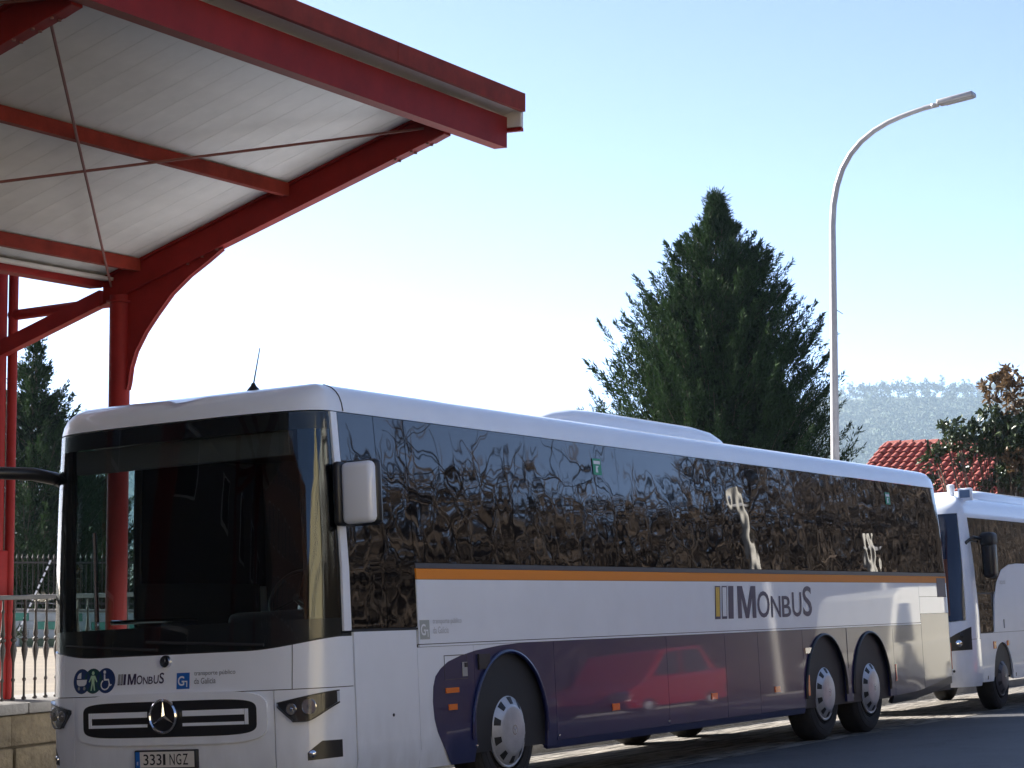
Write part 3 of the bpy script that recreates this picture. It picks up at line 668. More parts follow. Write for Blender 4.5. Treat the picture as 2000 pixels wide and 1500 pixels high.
for x in (XF, XD, XT): make_wheel(bus, (x, 2.515, WR), WR, 1)
# ------------------------------------------------------------------ second coach
TAB2 = [(.30, 1.10, .08), (.40, 1.15, .02), (.55, 1.16, 0), (1.05, 1.16, .03), (1.3, 1.16, .10), (2.0, 1.13, .22), (2.65, 1.08, .36), (2.75, 1.06, .40), (2.82, 1.02, .46), (2.87, .97, .55), (2.91, .88, .72), (2.93, .6, 1.1)]
B2 = BUSMW.copy(); o2 = bp(15.45, .02, 0); B2.translation = o2
bus2 = thing('midi_coach', 'smaller white coach with black mirror parked behind the navy one', 'bus', mw=B2)
S2 = Shell(2.32, 8.4, TAB2, .62, .15, 3.6)
def us2f(u0, u1, st=.06): return S2.usamples(u0, u1, 70, st)
sx2 = lambda x0, x1, st=.2: S2.usamples(S2.ux(x0), S2.ux(x1), 4, st)
zs = [2.66, 2.70, 2.74, 2.78, 2.81, 2.84, 2.86, 2.88, 2.895, 2.91, 2.92, 2.93]
us = S2.usamples(-S2.ux(8.4), S2.ux(8.4), 50, .5); V = [S2.p(u, z) for u in us for z in zs]; n = len(zs)
F = [(i*n+j, (i+1)*n+j, (i+1)*n+j+1, i*n+j+1) for i in range(len(us)-1) for j in range(n-1)]; F.append(tuple(i*n+n-1 for i in range(len(us))))
mesh_obj('roof', V, F, WHITE, bus2, smooth=40)
ws2 = S2.patch('windscreen', us2f(-.93, .93), lambda u: 1.20+.10*max(0, (abs(u)-.5))**1.2, 2.655, .0, mat('dark_windscreen', (.010, .014, .035), .03, ior=1.6), bus2, rows=14, rim=.01)
S2.patch('destination_panel', us2f(.25, .78), 1.30, 2.05, .003, mat('orange_seen_inside', (.10, .028, .010), .3), ws2, rows=4, rim=0)
S2.patch('pillar', us2f(.935, 1.0, .01), 1.20, 2.66, .004, WHITE, bus2, rows=10)
S2.patch('front_panel', us2f(-1.0, 1.0), .98, lambda u: 1.19+.10*max(0, (min(abs(u), .93)-.5))**1.2, .002, WHITE, bus2, rows=5)
S2.patch('bumper', us2f(-1.0, 1.0), .36, .975, .006, WHITE, bus2, rows=6)
for sg in (1, -1):
    a, b = sorted((.60*sg, .97*sg)); h2 = S2.patch('headlight', us2f(a, b, .02), lambda u: .83+.03*(abs(u)-.6), lambda u: .90+.65*(abs(u)-.6), .012, BLACK, bus2, rows=3)
    for uu, zz, r in ((.86, .93, .045), (.89, 1.03, .03)):
        c = S2.p(uu*sg, zz, .012); nn = (S2.p(uu*sg, zz, .06)-c).normalized(); T = Matrix.Translation(c) @ nn.to_track_quat('Z', 'Y').to_matrix().to_4x4()
        mb = MB(); mb.lathe([(r, 0), (r, .01), (r*.6, .016), (0, .018)], 18, T); mb.obj('bulb', CHROME if r > .04 else BLACK, h2)
for u in (.66, .73, .80):
    c = S2.p(u, .57, .006); nn = (S2.p(u, .57, .06)-c).normalized(); T = Matrix.Translation(c) @ nn.to_track_quat('Z', 'Y').to_matrix().to_4x4(); mb = MB(); mb.lathe([(.018, 0), (.016, .008), (0, .01)], 12, T); mb.obj('parking_sensor', BLACK, bus2)
WIN2 = wavy(mat('dark_mirror_glass_two', (.012, .012, .010), .02, ior=2.3), .006, 1.6)
CW = 1.62; AR2 = .47; W2R = .44
def curve2(x): return float(np.interp(x, [.62, 1.30, 1.34, 1.42, 1.6, 1.9, 2.3, 2.7, 8.4], [1.05, 1.05, 1.28, 1.50, 1.72, 1.90, 1.98, 2.0, 2.0]))
S2.patch('body_lining', sx2(.62, 8.3), .45, 2.65, -.02, RUBBER, bus2, rows=8, rim=0)
S2.patch('quarter_window', sx2(.64, .98, .05), 2.30, 2.60, .0, WIN2, bus2, rows=4)
S2.patch('side_window', sx2(.64, .98, .05), 1.60, 2.27, .0, WIN2, bus2, rows=6)
S2.patch('door_window', sx2(.64, 1.26, .05), 1.06, 1.57, .0, WIN2, bus2, rows=5)
x2 = lambda u: S2.xs+(u-1)
for a, b in ((1.0, 2.35), (2.36, 3.9), (3.91, 5.4), (5.41, 6.9), (6.91, 8.2)): S2.patch('passenger_window', sx2(a, b, .05), lambda u: max(1.60, curve2(x2(u))+.006), 2.60, .0, WIN2, bus2, rows=6)
S2.patch('window_head', sx2(.62, 8.4), 2.603, 2.665, .002, WHITE, bus2, rows=2)
S2.patch('side_panel', sx2(1.27, 8.4, .04), 1.05, lambda u: curve2(x2(u)), .003, WHITE, bus2, rows=6)
def arch2(u):
    x = x2(u); z = .40
    for c in (CW, CW+4.1):
        if abs(x-c) < AR2: z = max(z, W2R+sqrt(AR2**2-(x-c)**2))
    return z
def us_a2(x0, x1): return [S2.ux(v) for v in sorted({x0, x1} | set(np.linspace(x0, x1, 30)) | {c-AR2*cos(pi*k/20) for c in (CW, CW+4.1) for k in range(21) if x0 < c-AR2*cos(pi*k/20) < x1})]
for a, b in ((.63, CW+.30), (CW+.306, 3.6), (3.606, 8.4)): S2.patch('skirt_panel', us_a2(a, b), arch2, 1.045, .003, WHITE, bus2, rows=5, rim=.05)
S2.patch('side_marker', sx2(1.18, 1.30, .05), .83, .93, .014, AMBER, bus2, rows=2); S2.patch('side_marker', sx2(1.84, 1.92, .05), .86, .93, .014, AMBER, bus2, rows=2)
for x in (.84, 2.2, 3.4): S2.patch('panel_latch', sx2(x, x+.03, .02), .43, .48, .006, BLACK, bus2, rows=1, rim=.01)
flat_text(S2, 'TURQUOISE', 1.70, 1.70, .34, .055, 'side', PRINTGREY, bus2)
S2.patch('handle', sx2(1.75, 1.78, .02), 1.10, 1.22, .012, PRINTGREY, bus2, rows=1, rim=.012)
S2.patch('side_panel', [-u for u in sx2(.62, 8.4)][::-1], .40, 1.3, 0, WHITE, bus2, rows=4)
S2.patch('passenger_window', [-u for u in sx2(.64, 8.3)][::-1], 1.31, 2.65, 0, WIN2, bus2, rows=4)
mb = MB(); mb.box(8.2, 8.36, .15, 2.17, .5, 2.7, .04); mb.obj('rear_wall', WHITE, bus2)
mb = MB(); mb.box(.3, 1.1, .08, 2.24, .42, 1.0); mb.box(1.1, 2.14, .36, 1.96, .42, 1.0); mb.box(2.14, 8.2, .08, 2.24, .42, 1.0); mb.obj('chassis', INTERIOR, bus2, smooth=0)
for x in (CW, CW+4.1): make_wheel(bus2, (x, .05, W2R), W2R, -1, .25, mat('grey_steel_wheel', (.09, .09, .10), .5, metal=.3), 8); 
for x in (CW, CW+4.1): make_wheel(bus2, (x, 2.27, W2R), W2R, 1, .25, CAPM, 0)
mb = MB(); mb.box(.68, .94, -.23, -.06, 1.78, 2.34, .06); mb.tube([(.70, -.10, 2.30), (.52, -.02, 2.33), (.46, .06, 2.26), (.55, .12, 2.20)], .022, 8); m2 = mb.obj('mirror', BLACK, bus2)
mb = MB(); mb.box(.66, .95, -.24, -.05, 2.20, 2.39, .05); mb.obj('mirror_cap', RUBBER, m2)
mb = MB(); mb.lathe([(.045, 0), (.045, .10), (.05, .11), (.05, .17), (.03, .18)], 16, Matrix.Translation((.80, .32, 2.89))); mb.obj('roof_camera', WHITE, bus2)
mb = MB(); mb.box(.84, .90, .05, .24, 2.84, 3.01, .01); rs = mb.obj('roof_box', WHITE, bus2)
mb = MB(); mb.box(.835, .84, .075, .215, 2.88, 2.985); mb.obj('roof_box_face', mat('slate_blue', (.10, .16, .26), .5), rs, smooth=0)
pod = loft('roof_unit', [[(x, 1.16-yw*math.copysign(abs(cos(a))**.4, cos(a)), 2.90+h*abs(sin(a))**.5) for a in np.linspace(0, pi, 17)] for x, h, yw in ((1.6, .03, .8), (1.8, .13, .86), (2.4, .17, .88), (5.6, .17, .88), (6.0, .05, .84))], WHITE, bus2)
# ------------------------------------------------------------------ shelter canopy
shel = thing('shelter_canopy', 'red steel canopy with sloping white panel roof above the coach', 'canopy', (2.3, 3.52, 0))
def W2L(mb): mb.V = [(x-2.3, y-3.52, z) for x, y, z in mb.V]; return mb
SL = .355
zb = lambda y: 5.25-SL*(y-.3)
zr = lambda y: 5.505-SL*(y-.3)
ct = 1/sqrt(1+SL*SL)
def rafter(X, y0=3.72, y1=.285):
    mb = MB()
    for (xa, xb, da, db) in ((X-.055, X+.055, 0, .018), (X-.008, X+.008, .018, .232), (X-.055, X+.055, .232, .25)):
        mb.prism([(y0, zb(y0)+da), (y1, zb(y1)+da), (y1, zb(y1)+db), (y0, zb(y0)+db)], lambda y, z: Vector((xa, y, z)), lambda y, z: Vector((xb, y, z)))
    return mb
HA = [(3.43, 3.30), (3.414, 3.362), (3.394, 3.499), (3.347, 3.63), (3.246, 3.794), (3.134, 3.931), (2.975, 4.108), (2.79, 4.252), (2.605, 4.364), (2.459, 4.46)]
for X in (2.30, -2.40, -7.1):
    W2L(rafter(X)).obj('rafter', RED, shel, smooth=0)
    mb = MB(); poly = HA+[(2.42, zb(2.42)+.05), (3.52, zb(3.52)+.05), (3.52, 3.30)]
    mb.prism(poly, lambda y, z: Vector((X-.012, y, z)), lambda y, z: Vector((X+.012, y, z))); W2L(mb).obj('haunch_plate', RED, shel, smooth=0)
    mb = MB()
    for (a, b), (c, d) in zip(HA[:-1], HA[1:]):
        mb.add([(X-.03, a, b), (X+.03, a, b), (X+.03, c, d), (X-.03, c, d), (X-.03, a+.01, b+.008), (X+.03, a+.01, b+.008), (X+.03, c+.01, d+.008), (X-.03, c+.01, d+.008)], [(0, 1, 2, 3), (4, 7, 6, 5), (0, 4, 5, 1), (2, 6, 7, 3), (0, 3, 7, 4), (1, 5, 6, 2)])
    W2L(mb).obj('haunch_flange', RED, shel, smooth=0)
    mb = MB(); mb.tube([(X, 3.535, -.6), (X, 3.535, 4.13)], .092, 28); mb.lathe([(.092, 0), (.12, .004), (.12, .022), (.092, .026)], 28, Matrix.Translation((X, 3.535, 4.06))); W2L(mb).obj('column', RED, shel)
    mb = MB(); mb.tube([(X, 4.90, .45), (X, 4.90, 4.50)], .085, 24); c2 = W2L(mb).obj('column', RED, shel)
    mb = MB(); mb.box(X-.10, X+.10, 4.80, 5.0, .55, 1.92, .012); W2L(mb).obj('column_sleeve', RED, shel)
    mb = MB(); mb.tube([(X+.115, 4.82, .6), (X+.115, 4.82, 4.42)], .045, 14); W2L(mb).obj('downpipe', RED, shel)
    mb = MB(); mb.tube([(X+.12, 4.85, 4.03), (X+.12, 3.62, 4.10)], .048, 14); W2L(mb).obj('tie_tube', RED, shel)
    mb = MB(); mb.prism([(3.73, zb(3.73)+.01), (4.82, zb(4.82)+.01), (4.82, zb(4.82)+.15), (3.73, zb(3.73)+.15)], lambda y, z: Vector((X-.05, y, z)), lambda y, z: Vector((X+.05, y, z))); W2L(mb).obj('strut', RED, shel, smooth=0)
    for yy in (.45, .60, .75, 2.5, 2.65, 2.8):
        for xo in (-.035, .035):
            mb = MB(); mb.lathe([(.013, 0), (.013, .014), (0, .014)], 6, Matrix.Translation((X+xo, yy, zb(yy)+.001)) @ Matrix.Rotation(pi, 4, 'X')); W2L(mb).obj('bolt', WIRE, shel, smooth=0)
    mb = MB(); mb.prism([(.285, 5.255), (.42, 5.20), (.42, zb(.42)-.002), (.285, zb(.285)-.002)], lambda y, z: Vector((X-.05, y, z)), lambda y, z: Vector((X+.05, y, z))); W2L(mb).obj('bracket', RED, shel, smooth=0)
XA, XB = -9.5, 2.362
for yp in (1.80, 3.32):
    mb = MB(); za = zr(yp)
    mb.prism([(yp-.035, za-.11), (yp+.035, za-.11), (yp+.035, za-.015), (yp-.035, za-.012+.01)], lambda y, z: Vector((XA, y, z)), lambda y, z: Vector((2.25, y, z))); W2L(mb).obj('purlin', REDRUST, shel, smooth=0)
mb = MB(); mb.box(XA, 3.10, .16, .20, 5.27, zr(.2)-.012); mb.box(XA, 3.10, .20, .28, 5.27, 5.285); W2L(mb).obj('edge_beam', RED, shel, smooth=0)
nP = 46; pw_ = .27
pan = None
for i in range(nP):
    x1 = XB-i*pw_; x0 = x1-pw_+.002
    mb = MB(); mb.prism([(.03, zr(.03)), (3.74, zr(3.74)), (3.74, zr(3.74)+.05), (.03, zr(.03)+.05)], lambda y, z: Vector((0, y, z)), lambda y, z: Vector((pw_-.003, y, z)))
    if pan is None: pan = W2L(mb).obj('roof_panel', PANEL, shel, smooth=0); base = pan; pan.location.x = x0
    else: c = copy_obj(pan); c.location.x = x0
# ribs under every panel joint, with a fine groove beside
mb = MB(); mb.prism([(.02, zr(.02)+.051), (3.75, zr(3.75)+.051), (3.75, zr(3.75)+.09), (.02, zr(.02)+.09)], lambda y, z: Vector((XA, y, z)), lambda y, z: Vector((XB, y, z))); W2L(mb).obj('roof_sheet', RED, shel, smooth=0)
mb = MB(); mb.prism([(.03, zr(.03)), (.36, zr(.36)), (.36, zr(.36)+.08), (.03, zr(.03)+.08)], lambda y, z: Vector((XB+.003, y, z)), lambda y, z: Vector((3.095, y, z))); W2L(mb).obj('soffit', PANEL, shel, smooth=0)
for k in range(6):
    x1 = 3.09-k*2.1; x0 = max(XA, x1-2.094)
    mb = MB(); mb.box(x0, x1, -.02, .024, zr(0)-.055, zr(0)+.10, .004); W2L(mb).obj('edge_flashing', REDRUST, shel, smooth=0)
mb = MB(); mb.box(3.10, 3.145, .03, .34, zr(.2)-.10, zr(.2)+.10, .004); W2L(mb).obj('end_cap', PANEL, shel, smooth=0)
mb = MB(); mb.box(3.10, 3.15, .03, .34, zr(.2)-.135, zr(.2)-.103, .003); W2L(mb).obj('end_trim', RED, shel, smooth=0)
mb = MB(); mb.prism([(4.55, 4.60), (7.2, 4.77), (7.2, 4.87), (4.55, 4.70)], lambda y, z: Vector((XA, y, z)), lambda y, z: Vector((2.45, y, z))); W2L(mb).obj('shade_roof', PANEL, shel, smooth=0)  # unseen wing added to keep sun off the coach roof and front
mb = MB(); mb.box(XA, 2.285, 3.70, 3.86, 4.20, 4.30, .02); W2L(mb).obj('gutter', RED, shel)
mb = MB(); mb.box(XA, 2.285, 3.60, 3.699, 4.262, 4.29, .004); W2L(mb).obj('gutter_soffit', PANEL, shel)
for P0, P1 in (((2.25, 3.60, zb(3.60)+.13), (-2.36, .55, zb(.55)+.12)), ((2.25, .48, zb(.48)+.13), (-2.36, 3.7, zb(3.7)+.11)), ((-2.44, 3.60, zb(3.60)+.13), (-7.0, .55, zb(.55)+.12)), ((-2.44, .48, zb(.48)+.13), (-7.0, 3.7, zb(3.7)+.11))):
    mb = MB(); mb.tube([P0, P1], .011, 8); W2L(mb).obj('brace_rod', WIRE, shel)
# ------------------------------------------------------------------ stone plinth, railing
pl = thing('stone_wall', 'low mossy stone wall with concrete coping beside the coach front', 'wall', (1.5, 4.4, 0))
def L2(mb, o): mb.V = [(x-o[0], y-o[1], z-o[2]) for x, y, z in mb.V]; return mb
o_ = (1.5, 4.4, 0)
mb = MB(); mb.box(-6, 7.0, 4.47, 5.10, -.4, .50); L2(mb, o_).obj('wall_core', STONE, pl, smooth=0)
for k in range(8):
    x0 = -6+k*1.63; mb = MB(); mb.box(x0+.004, min(7.05, x0+1.626), 4.34, 5.15, .505, .60+.006*rnd.random(), .02); L2(mb, o_).obj('coping', COPING, pl)
for row, (z0, z1) in enumerate(((-.30, -.02), (-.01, .215), (.225, .50))):
    x = -6+.2*row
    while x < 6.8:
        wd_ = rnd.uniform(.42, .85); d = rnd.uniform(-.012, .012)
        mb = MB(); mb.box(x+.006, min(x+wd_-.006, 7.02), 4.40+d, 4.60, z0+.004, z1-.004, .018); L2(mb, o_).obj('stone', STONE, pl); x += wd_
rail = thing('iron_railing', 'dark iron railing with turned balusters on the stone wall', 'railing', (1.5, 4.62, .6))
o_ = (1.5, 4.62, .6)
prof = [(.012, 0), (.022, .004), (.022, .018), (.011, .03), (.010, .16), (.017, .17), (.017, .185), (.010, .195), (.011, .33), (.024, .40), (.030, .44), (.020, .485), (.014, .505), (.028, .52), (.028, .535), (.014, .55), (.024, .575), (.018, .62), (.012, .70), (.010, .76), (.016, .77), (.016, .785), (.010, .795), (.010, .885)]
mb = MB(); mb.lathe(prof, 10); ba = mb.obj('baluster', IRON, rail); ba.location = (-6, 0, .005)
x = -5.853
while x < 4.8:
    c = copy_obj(ba); c.location = (x, 0, .005); x += .147
mb = MB(); mb.box(-6.1, 4.9, -.03, .03, .885, .925, .008); mb.obj('top_rail', mat('grey_rail', (.075, .07, .065), .7, noise=.2), rail)
# ------------------------------------------------------------------ street lamp
lx, ly = 21.34, 3.63
lamp = thing('street_lamp', 'tall galvanised street lamp with curved arm beside the dark conifer', 'street lamp', (lx, ly, -.4))
top = 7.35; pts = [(0, 0, 0), (0, 0, 3.5), (0, 0, top-.02)]
arc = [(0, -l/.887, z) for l, z in ((.0, 7.7), (.02, 8.05), (.075, 8.36), (.16, 8.63), (.29, 8.87), (.45, 9.06), (.65, 9.22), (.86, 9.335), (1.07, 9.415), (1.25, 9.47), (1.42, 9.515))]
mb = MB(); mb.tube(pts+arc, [.082, .072, .056]+[.055-.017*k/11 for k in range(1, 12)], 16); mb.obj('pole', GALV, lamp)
e = Vector(arc[-1]); dv = (e-Vector(arc[-2])).normalized(); dv = Vector((0, -1, .16)).normalized()
mb = MB(); mb.tube([e-dv*.04, e+dv*.22], .042, 12); mb.lathe([(.05, -.03), (.06, 0), (.05, .03)], 12, Matrix.Translation(e+dv*.14)); mb.obj('spigot', GALV, lamp)
q = dv.to_track_quat('Y', 'Z').to_matrix().to_4x4(); T = Matrix.Translation(e+dv*.22) @ q
mb = MB(); mb.box(-.13, .13, 0, .60, -.02, .06, .025, T=T); hd = mb.obj('luminaire', GALV, lamp)
mb = MB(); mb.box(-.10, .10, .10, .56, -.03, -.021, 0, T=T); mb.obj('lamp_glass', PRINTGREY, hd, smooth=0)
mb = MB(); mb.lathe([(.13, 0), (.13, .02), (.085, .05), (.085, .3)], 16); mb.obj('base_flange', GALV, lamp)
mb = MB(); mb.tube([(0, -.055, top-1.05), (.0, -.16, top-1.12)], .006, 5); mb.obj('cable_tie', BLACK, lamp)
# ------------------------------------------------------------------ trees
def np_mesh(name, V, F, ma, parent=None, nv=3):
    me = bpy.data.meshes.new(name); V = np.asarray(V, np.float32); F = np.asarray(F, np.int32)
    me.vertices.add(len(V)); me.vertices.foreach_set('co', V.ravel())
    me.loops.add(F.size); me.loops.foreach_set('vertex_index', F.ravel())
    me.polygons.add(len(F)); me.polygons.foreach_set('loop_start', np.arange(0, F.size, nv, dtype=np.int32))
    me.polygons.foreach_set('loop_total', np.full(len(F), nv, np.int32))
    me.update(calc_edges=True); me.materials.append(ma)
    o = bpy.data.objects.new(name, me); COL.objects.link(o)
    if parent: o.parent = parent
    return o
def unit(a): return a/np.maximum(np.linalg.norm(a, axis=-1, keepdims=True), 1e-9)
def diamonds(P, D, L, W, rg):
    """thin leaf blades: base P, direction D, length L, width W -> quads with a fold"""
    n = len(P); D = unit(D); r = unit(np.cross(D, rg.normal(size=(n, 3)))); L = np.asarray(L).reshape(-1, 1); W = np.asarray(W).reshape(-1, 1)
    V = np.stack([P, P+D*L*.42+r*W*.5, P+D*L, P+D*L*.42-r*W*.5], 1).reshape(-1, 3)
    F = np.arange(4*n).reshape(-1, 4)
    return V, F
def conifer(name, label, loc, H, prof, seed, nl=420, cat='tree', plume=1., z0=.3, group=None, inner=1., plumes=420):
    """prof: [(height fraction, half width)] ; ascending feathery limbs"""
    rg = np.random.default_rng(seed); t = thing(name, label, cat, loc, group)
    ph = np.array([p[0] for p in prof])*H; pr = np.array([p[1] for p in prof])
    mb = MB(); mb.tube([(0, 0, -.5), (.03, 0, H*.3), (0, .03, H*.7), (0, 0, H*.97)], [H*.024, H*.018, H*.008, .01], 9); mb.obj('trunk', BARK, t)
    Ps = []; Ds = []; Ls = []; Ws = []; lm = MB()
    hs = H*(z0/H+(1-z0/H)*rg.random(nl)**1.0); lobes = rg.normal(size=6)
    for h in hs:
        az = rg.random()*2*pi; tipz = h+0
        rad = np.interp(h, ph, pr)*(1+.10*np.sin(3*az+lobes[0])+.06*np.sin(5*az+lobes[1]+h))*rg.uniform(.72, 1.03)
        if rg.random() < .05: rad *= rg.uniform(1.05, 1.2)
        rise = rg.uniform(.55, 1.25)*plume
        hb = max(.2, h-rad*rise); o = np.array([cos(az), sin(az), 0.])
        n = max(4, int(rad/.115)); s_ = np.linspace(.12, 1, n)
        pts = o*rad*(s_**.9)[:, None]; pts[:, 2] = hb+(h-hb)*s_**1.6
        pts += rg.normal(size=pts.shape)*.02
        tan = unit(np.gradient(pts, axis=0)); side = np.cross(tan, [0, 0, 1.]); side = unit(side)
        if len(lm.V) < 9000: lm.tube([tuple(q) for q in pts[::max(1, n//4)]], [max(.004, .022*(1-k/5)) for k in range(len(pts[::max(1, n//4)]))], 4, cap=False)
        upv = np.cross(side, tan)
        for i in range(n):
            ln = (.50*(1-s_[i])+.16)*min(1.3, .45+rad*.45)
            for sg in (-1, 1, 0):
                d0 = tan[i]*1.0+side[i]*sg*rg.uniform(.5, 1.0)+upv[i]*rg.uniform(-.15, .55); d0 /= np.linalg.norm(d0)
                m_ = 8
                q = rg.uniform(.0, 1, m_)[:, None]
                b = pts[i]+d0*ln*q+rg.normal(size=(m_, 3))*.025
                dd = d0+rg.normal(size=(m_, 3))*.42+np.array([0, 0, .18])
                Ps.append(b); Ds.append(dd); Ls.append(rg.uniform(.08, .18, m_)); Ws.append(rg.uniform(.015, .030, m_))
    for _ in range(int(plumes)):      # upswept plumes that break the outline
        h = H*(.10+.84*rg.random()**1.1); az = rg.random()*2*pi; r0 = np.interp(h, ph, pr)*rg.uniform(.70, .92); el = rg.uniform(.60, .98); ln = rg.uniform(.5, 1.35)*min(1, .18+r0*.42)
        o = np.array([cos(az), sin(az), 0.]); d = o*cos(el)+np.array([0, 0, sin(el)]); b = o*r0+np.array([0, 0, h-.25])
        q = rg.random(130)**.8; c_ = b+d*(q*ln)[:, None]+np.array([0, 0, .12])*(q**2)[:, None]+rg.normal(size=(130, 3))*(.085*(1-q)+.012)[:, None]
        Ps.append(c_); Ds.append(d+rg.normal(size=(130, 3))*.40); Ls.append(rg.uniform(.07, .17, 130)); Ws.append(rg.uniform(.018, .034, 130))
    for k in range(5):                # leader at the tip
        q = rg.random(60); d = np.array([rg.normal()*.12, rg.normal()*.12, 1.]); Ps.append(np.array([0, 0, H*(.955-.012*k)])+d*(q*.55)[:, None]+rg.normal(size=(60, 3))*(.06*(1-q)+.008)[:, None]); Ds.append(d+rg.normal(size=(60, 3))*.5); Ls.append(rg.uniform(.06, .14, 60)); Ws.append(rg.uniform(.014, .026, 60))
    P = np.concatenate(Ps); V, F = diamonds(P, np.concatenate(Ds), np.concatenate(Ls), np.concatenate(Ws), rg)
    cr = np_mesh('crown', V, F, NEEDLE, t, 4)
    lm.obj('limbs', BARK, t)
    # inner mass of larger, darker sprays that fills the crown
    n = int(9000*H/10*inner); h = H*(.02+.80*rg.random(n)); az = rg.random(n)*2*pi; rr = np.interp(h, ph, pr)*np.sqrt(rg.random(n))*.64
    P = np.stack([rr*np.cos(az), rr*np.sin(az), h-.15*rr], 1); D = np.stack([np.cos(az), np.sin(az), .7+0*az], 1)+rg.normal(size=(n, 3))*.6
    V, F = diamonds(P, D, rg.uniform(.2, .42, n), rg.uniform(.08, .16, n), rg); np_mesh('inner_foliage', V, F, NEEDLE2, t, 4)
    return t
tx, ty = at((1402-1000)/F_PX*50, 50)
conifer('conifer_tree', 'big dark green conical conifer behind the navy coach', (tx, ty, -.3), 10.35,
        [(0, 3.1), (.2, 3.3), (.43, 3.0), (.53, 2.6), (.62, 2.25), (.71, 1.85), (.8, 1.38), (.87, .92), (.93, .42), (.965, .14), (1., .02)], 3, 1000)
tx, ty = at((62-1000)/F_PX*50, 50)
conifer('conifer_tree', 'loose grey green conifer behind the spiked fence and red column', (tx, ty, .1), 6.6,
        [(0, 1.9), (.15, 2.1), (.4, 1.85), (.6, 1.35), (.75, .85), (.88, .42), (.96, .15), (1, .04)], 11, 260, inner=.35, plumes=110)
tx, ty = at((170-1000)/F_PX*54, 54)
conifer('conifer_tree', 'lower dark conifer between the fence and the coach windscreen', (tx, ty, .1), 4.3, [(0, 1.5), (.3, 1.5), (.6, 1.1), (.85, .6), (1, .1)], 21, 200, plumes=120)
# broad-leaved evergreen on the right
def leafy(name, label, loc, blobs, nleaf, seed, ma, cat='tree', L=(.09, .15), trunkh=.9, twigs=()):
    rg = np.random.default_rng(seed); t = thing(name, label, cat, loc)
    mb = MB(); mb.tube([(0, 0, -1), (.05, .02, trunkh*.6), (0, 0, trunkh)], [.16, .13, .10], 10); mb.obj('trunk', BARK, t)
    tot = sum(b[3]**2 for b in blobs); li = MB(); k_ = 0
    for mi, mm in enumerate(ma):
        Ps = []; Ns = []
        for bx_, by_, bz_, br, wt in blobs:
            if wt != mi: continue
            nc = max(6, int(nleaf*br*br/tot/11))
            for _ in range(nc):
                d = rg.normal(size=3); d /= np.linalg.norm(d); r = br*rg.random()**.38
                c = np.array([bx_, by_, bz_])+d*r*np.array([1, 1, .85]); ax = unit(d+rg.normal(size=3)*.5+np.array([0, 0, .35]))
                if len(li.V) < 3000 and rg.random() < .12: li.tube([(bx_*.4, by_*.4, min(bz_, trunkh)*.9), tuple((np.array([bx_, by_, bz_])+c)/2-np.array([0, 0, .1])), tuple(c)], [.014, .009, .004], 4, cap=False)
                n = 11; a = rg.random(n)*2*pi; e1 = unit(np.cross(ax, [.3, .5, .8])); e2 = np.cross(ax, e1)
                dd = ax*rg.uniform(.1, .9, (n, 1))+e1*np.cos(a)[:, None]+e2*np.sin(a)[:, None]
                Ps.append(c+rg.normal(size=(n, 3))*.03); Ns.append(dd)
        if not Ps: continue
        P = np.concatenate(Ps); D = unit(np.concatenate(Ns)); n = len(P); r = unit(np.cross(D, rg.normal(size=(n, 3)))); u = np.cross(r, D)
        Ln = rg.uniform(*L, n)[:, None]; W = Ln*.20
        V = np.stack([P, P+D*Ln*.3+r*W+u*W*.25, P+D*Ln*.65+r*W*.9+u*W*.25, P+D*Ln, P+D*Ln*.65-r*W*.9+u*W*.25, P+D*Ln*.3-r*W+u*W*.25], 1).reshape(-1, 3)
        b = np.arange(n)*6; F = np.concatenate([np.stack([b, b+1, b+2, b+3], 1), np.stack([b, b+3, b+4, b+5], 1)])
        np_mesh('crown' if mi == 0 else 'rusty_crown', V, F, mm, t, 4)  # second mesh holds the rusty brown leaves
    for tw in twigs: li.tube(tw, [.02, .012, .005], 5)
    li.obj('limbs', BARK, t)
    return t
mx, my = at((1985-1000)/F_PX*45, 45)
def loc_px(px, py, dep, dd=0):      # plan layout of the crown lumps, metres from the trunk foot
    la = (px-1985)/F_PX*45; x, y = la*sin(YAW)+dd*cos(YAW), -la*cos(YAW)+dd*sin(YAW); return x, y, 1.865+(1087-py)/F_PX*45+.4
bl = []
for px, py, r, dd, wt in ((1965, 860, .55, 0, 0), (1925, 868, .36, .3, 0), (1870, 860, .33, -.2, 0), (1850, 838, .20, 0, 0), (1895, 830, .26, .2, 0), (1940, 815, .3, 0, 0), (1990, 850, .6, 0, 0), (1975, 915, .4, .2, 0), (1885, 905, .20, .3, 0), (1830, 880, .22, .1, 0), (1815, 905, .16, 0, 0), (1990, 930, .5, 0, 0), (1945, 950, .25, .4, 0), (2040, 860, .8, .3, 0), (1990, 790, .3, .2, 1), (1970, 760, .22, 0, 1), (1990, 735, .25, .3, 1), (1940, 780, .09, 0, 1), (1950, 740, .10, .1, 1), (1925, 757, .07, 0, 1), (1965, 725, .08, 0, 1), (2030, 760, .4, 0, 1), (1985, 900, .35, -.4, 1), (2090, 820, .8, .5, 0), (1835, 938, .12, .5, 0)):
    bl.append((*loc_px(px, py, 45, dd), r, wt))
leafy('broadleaf_tree', 'glossy dark broad-leaved tree with rusty leaves beside the tiled roof', (mx, my, -.4), bl, 11000, 5, (LEAF, LEAFB), twigs=[[loc_px(1985, 900, 0), loc_px(1965, 830, 0), loc_px(1925, 762, 0)], [loc_px(1985, 900, 0), loc_px(1985, 800, 0), loc_px(1968, 730, 0)]])
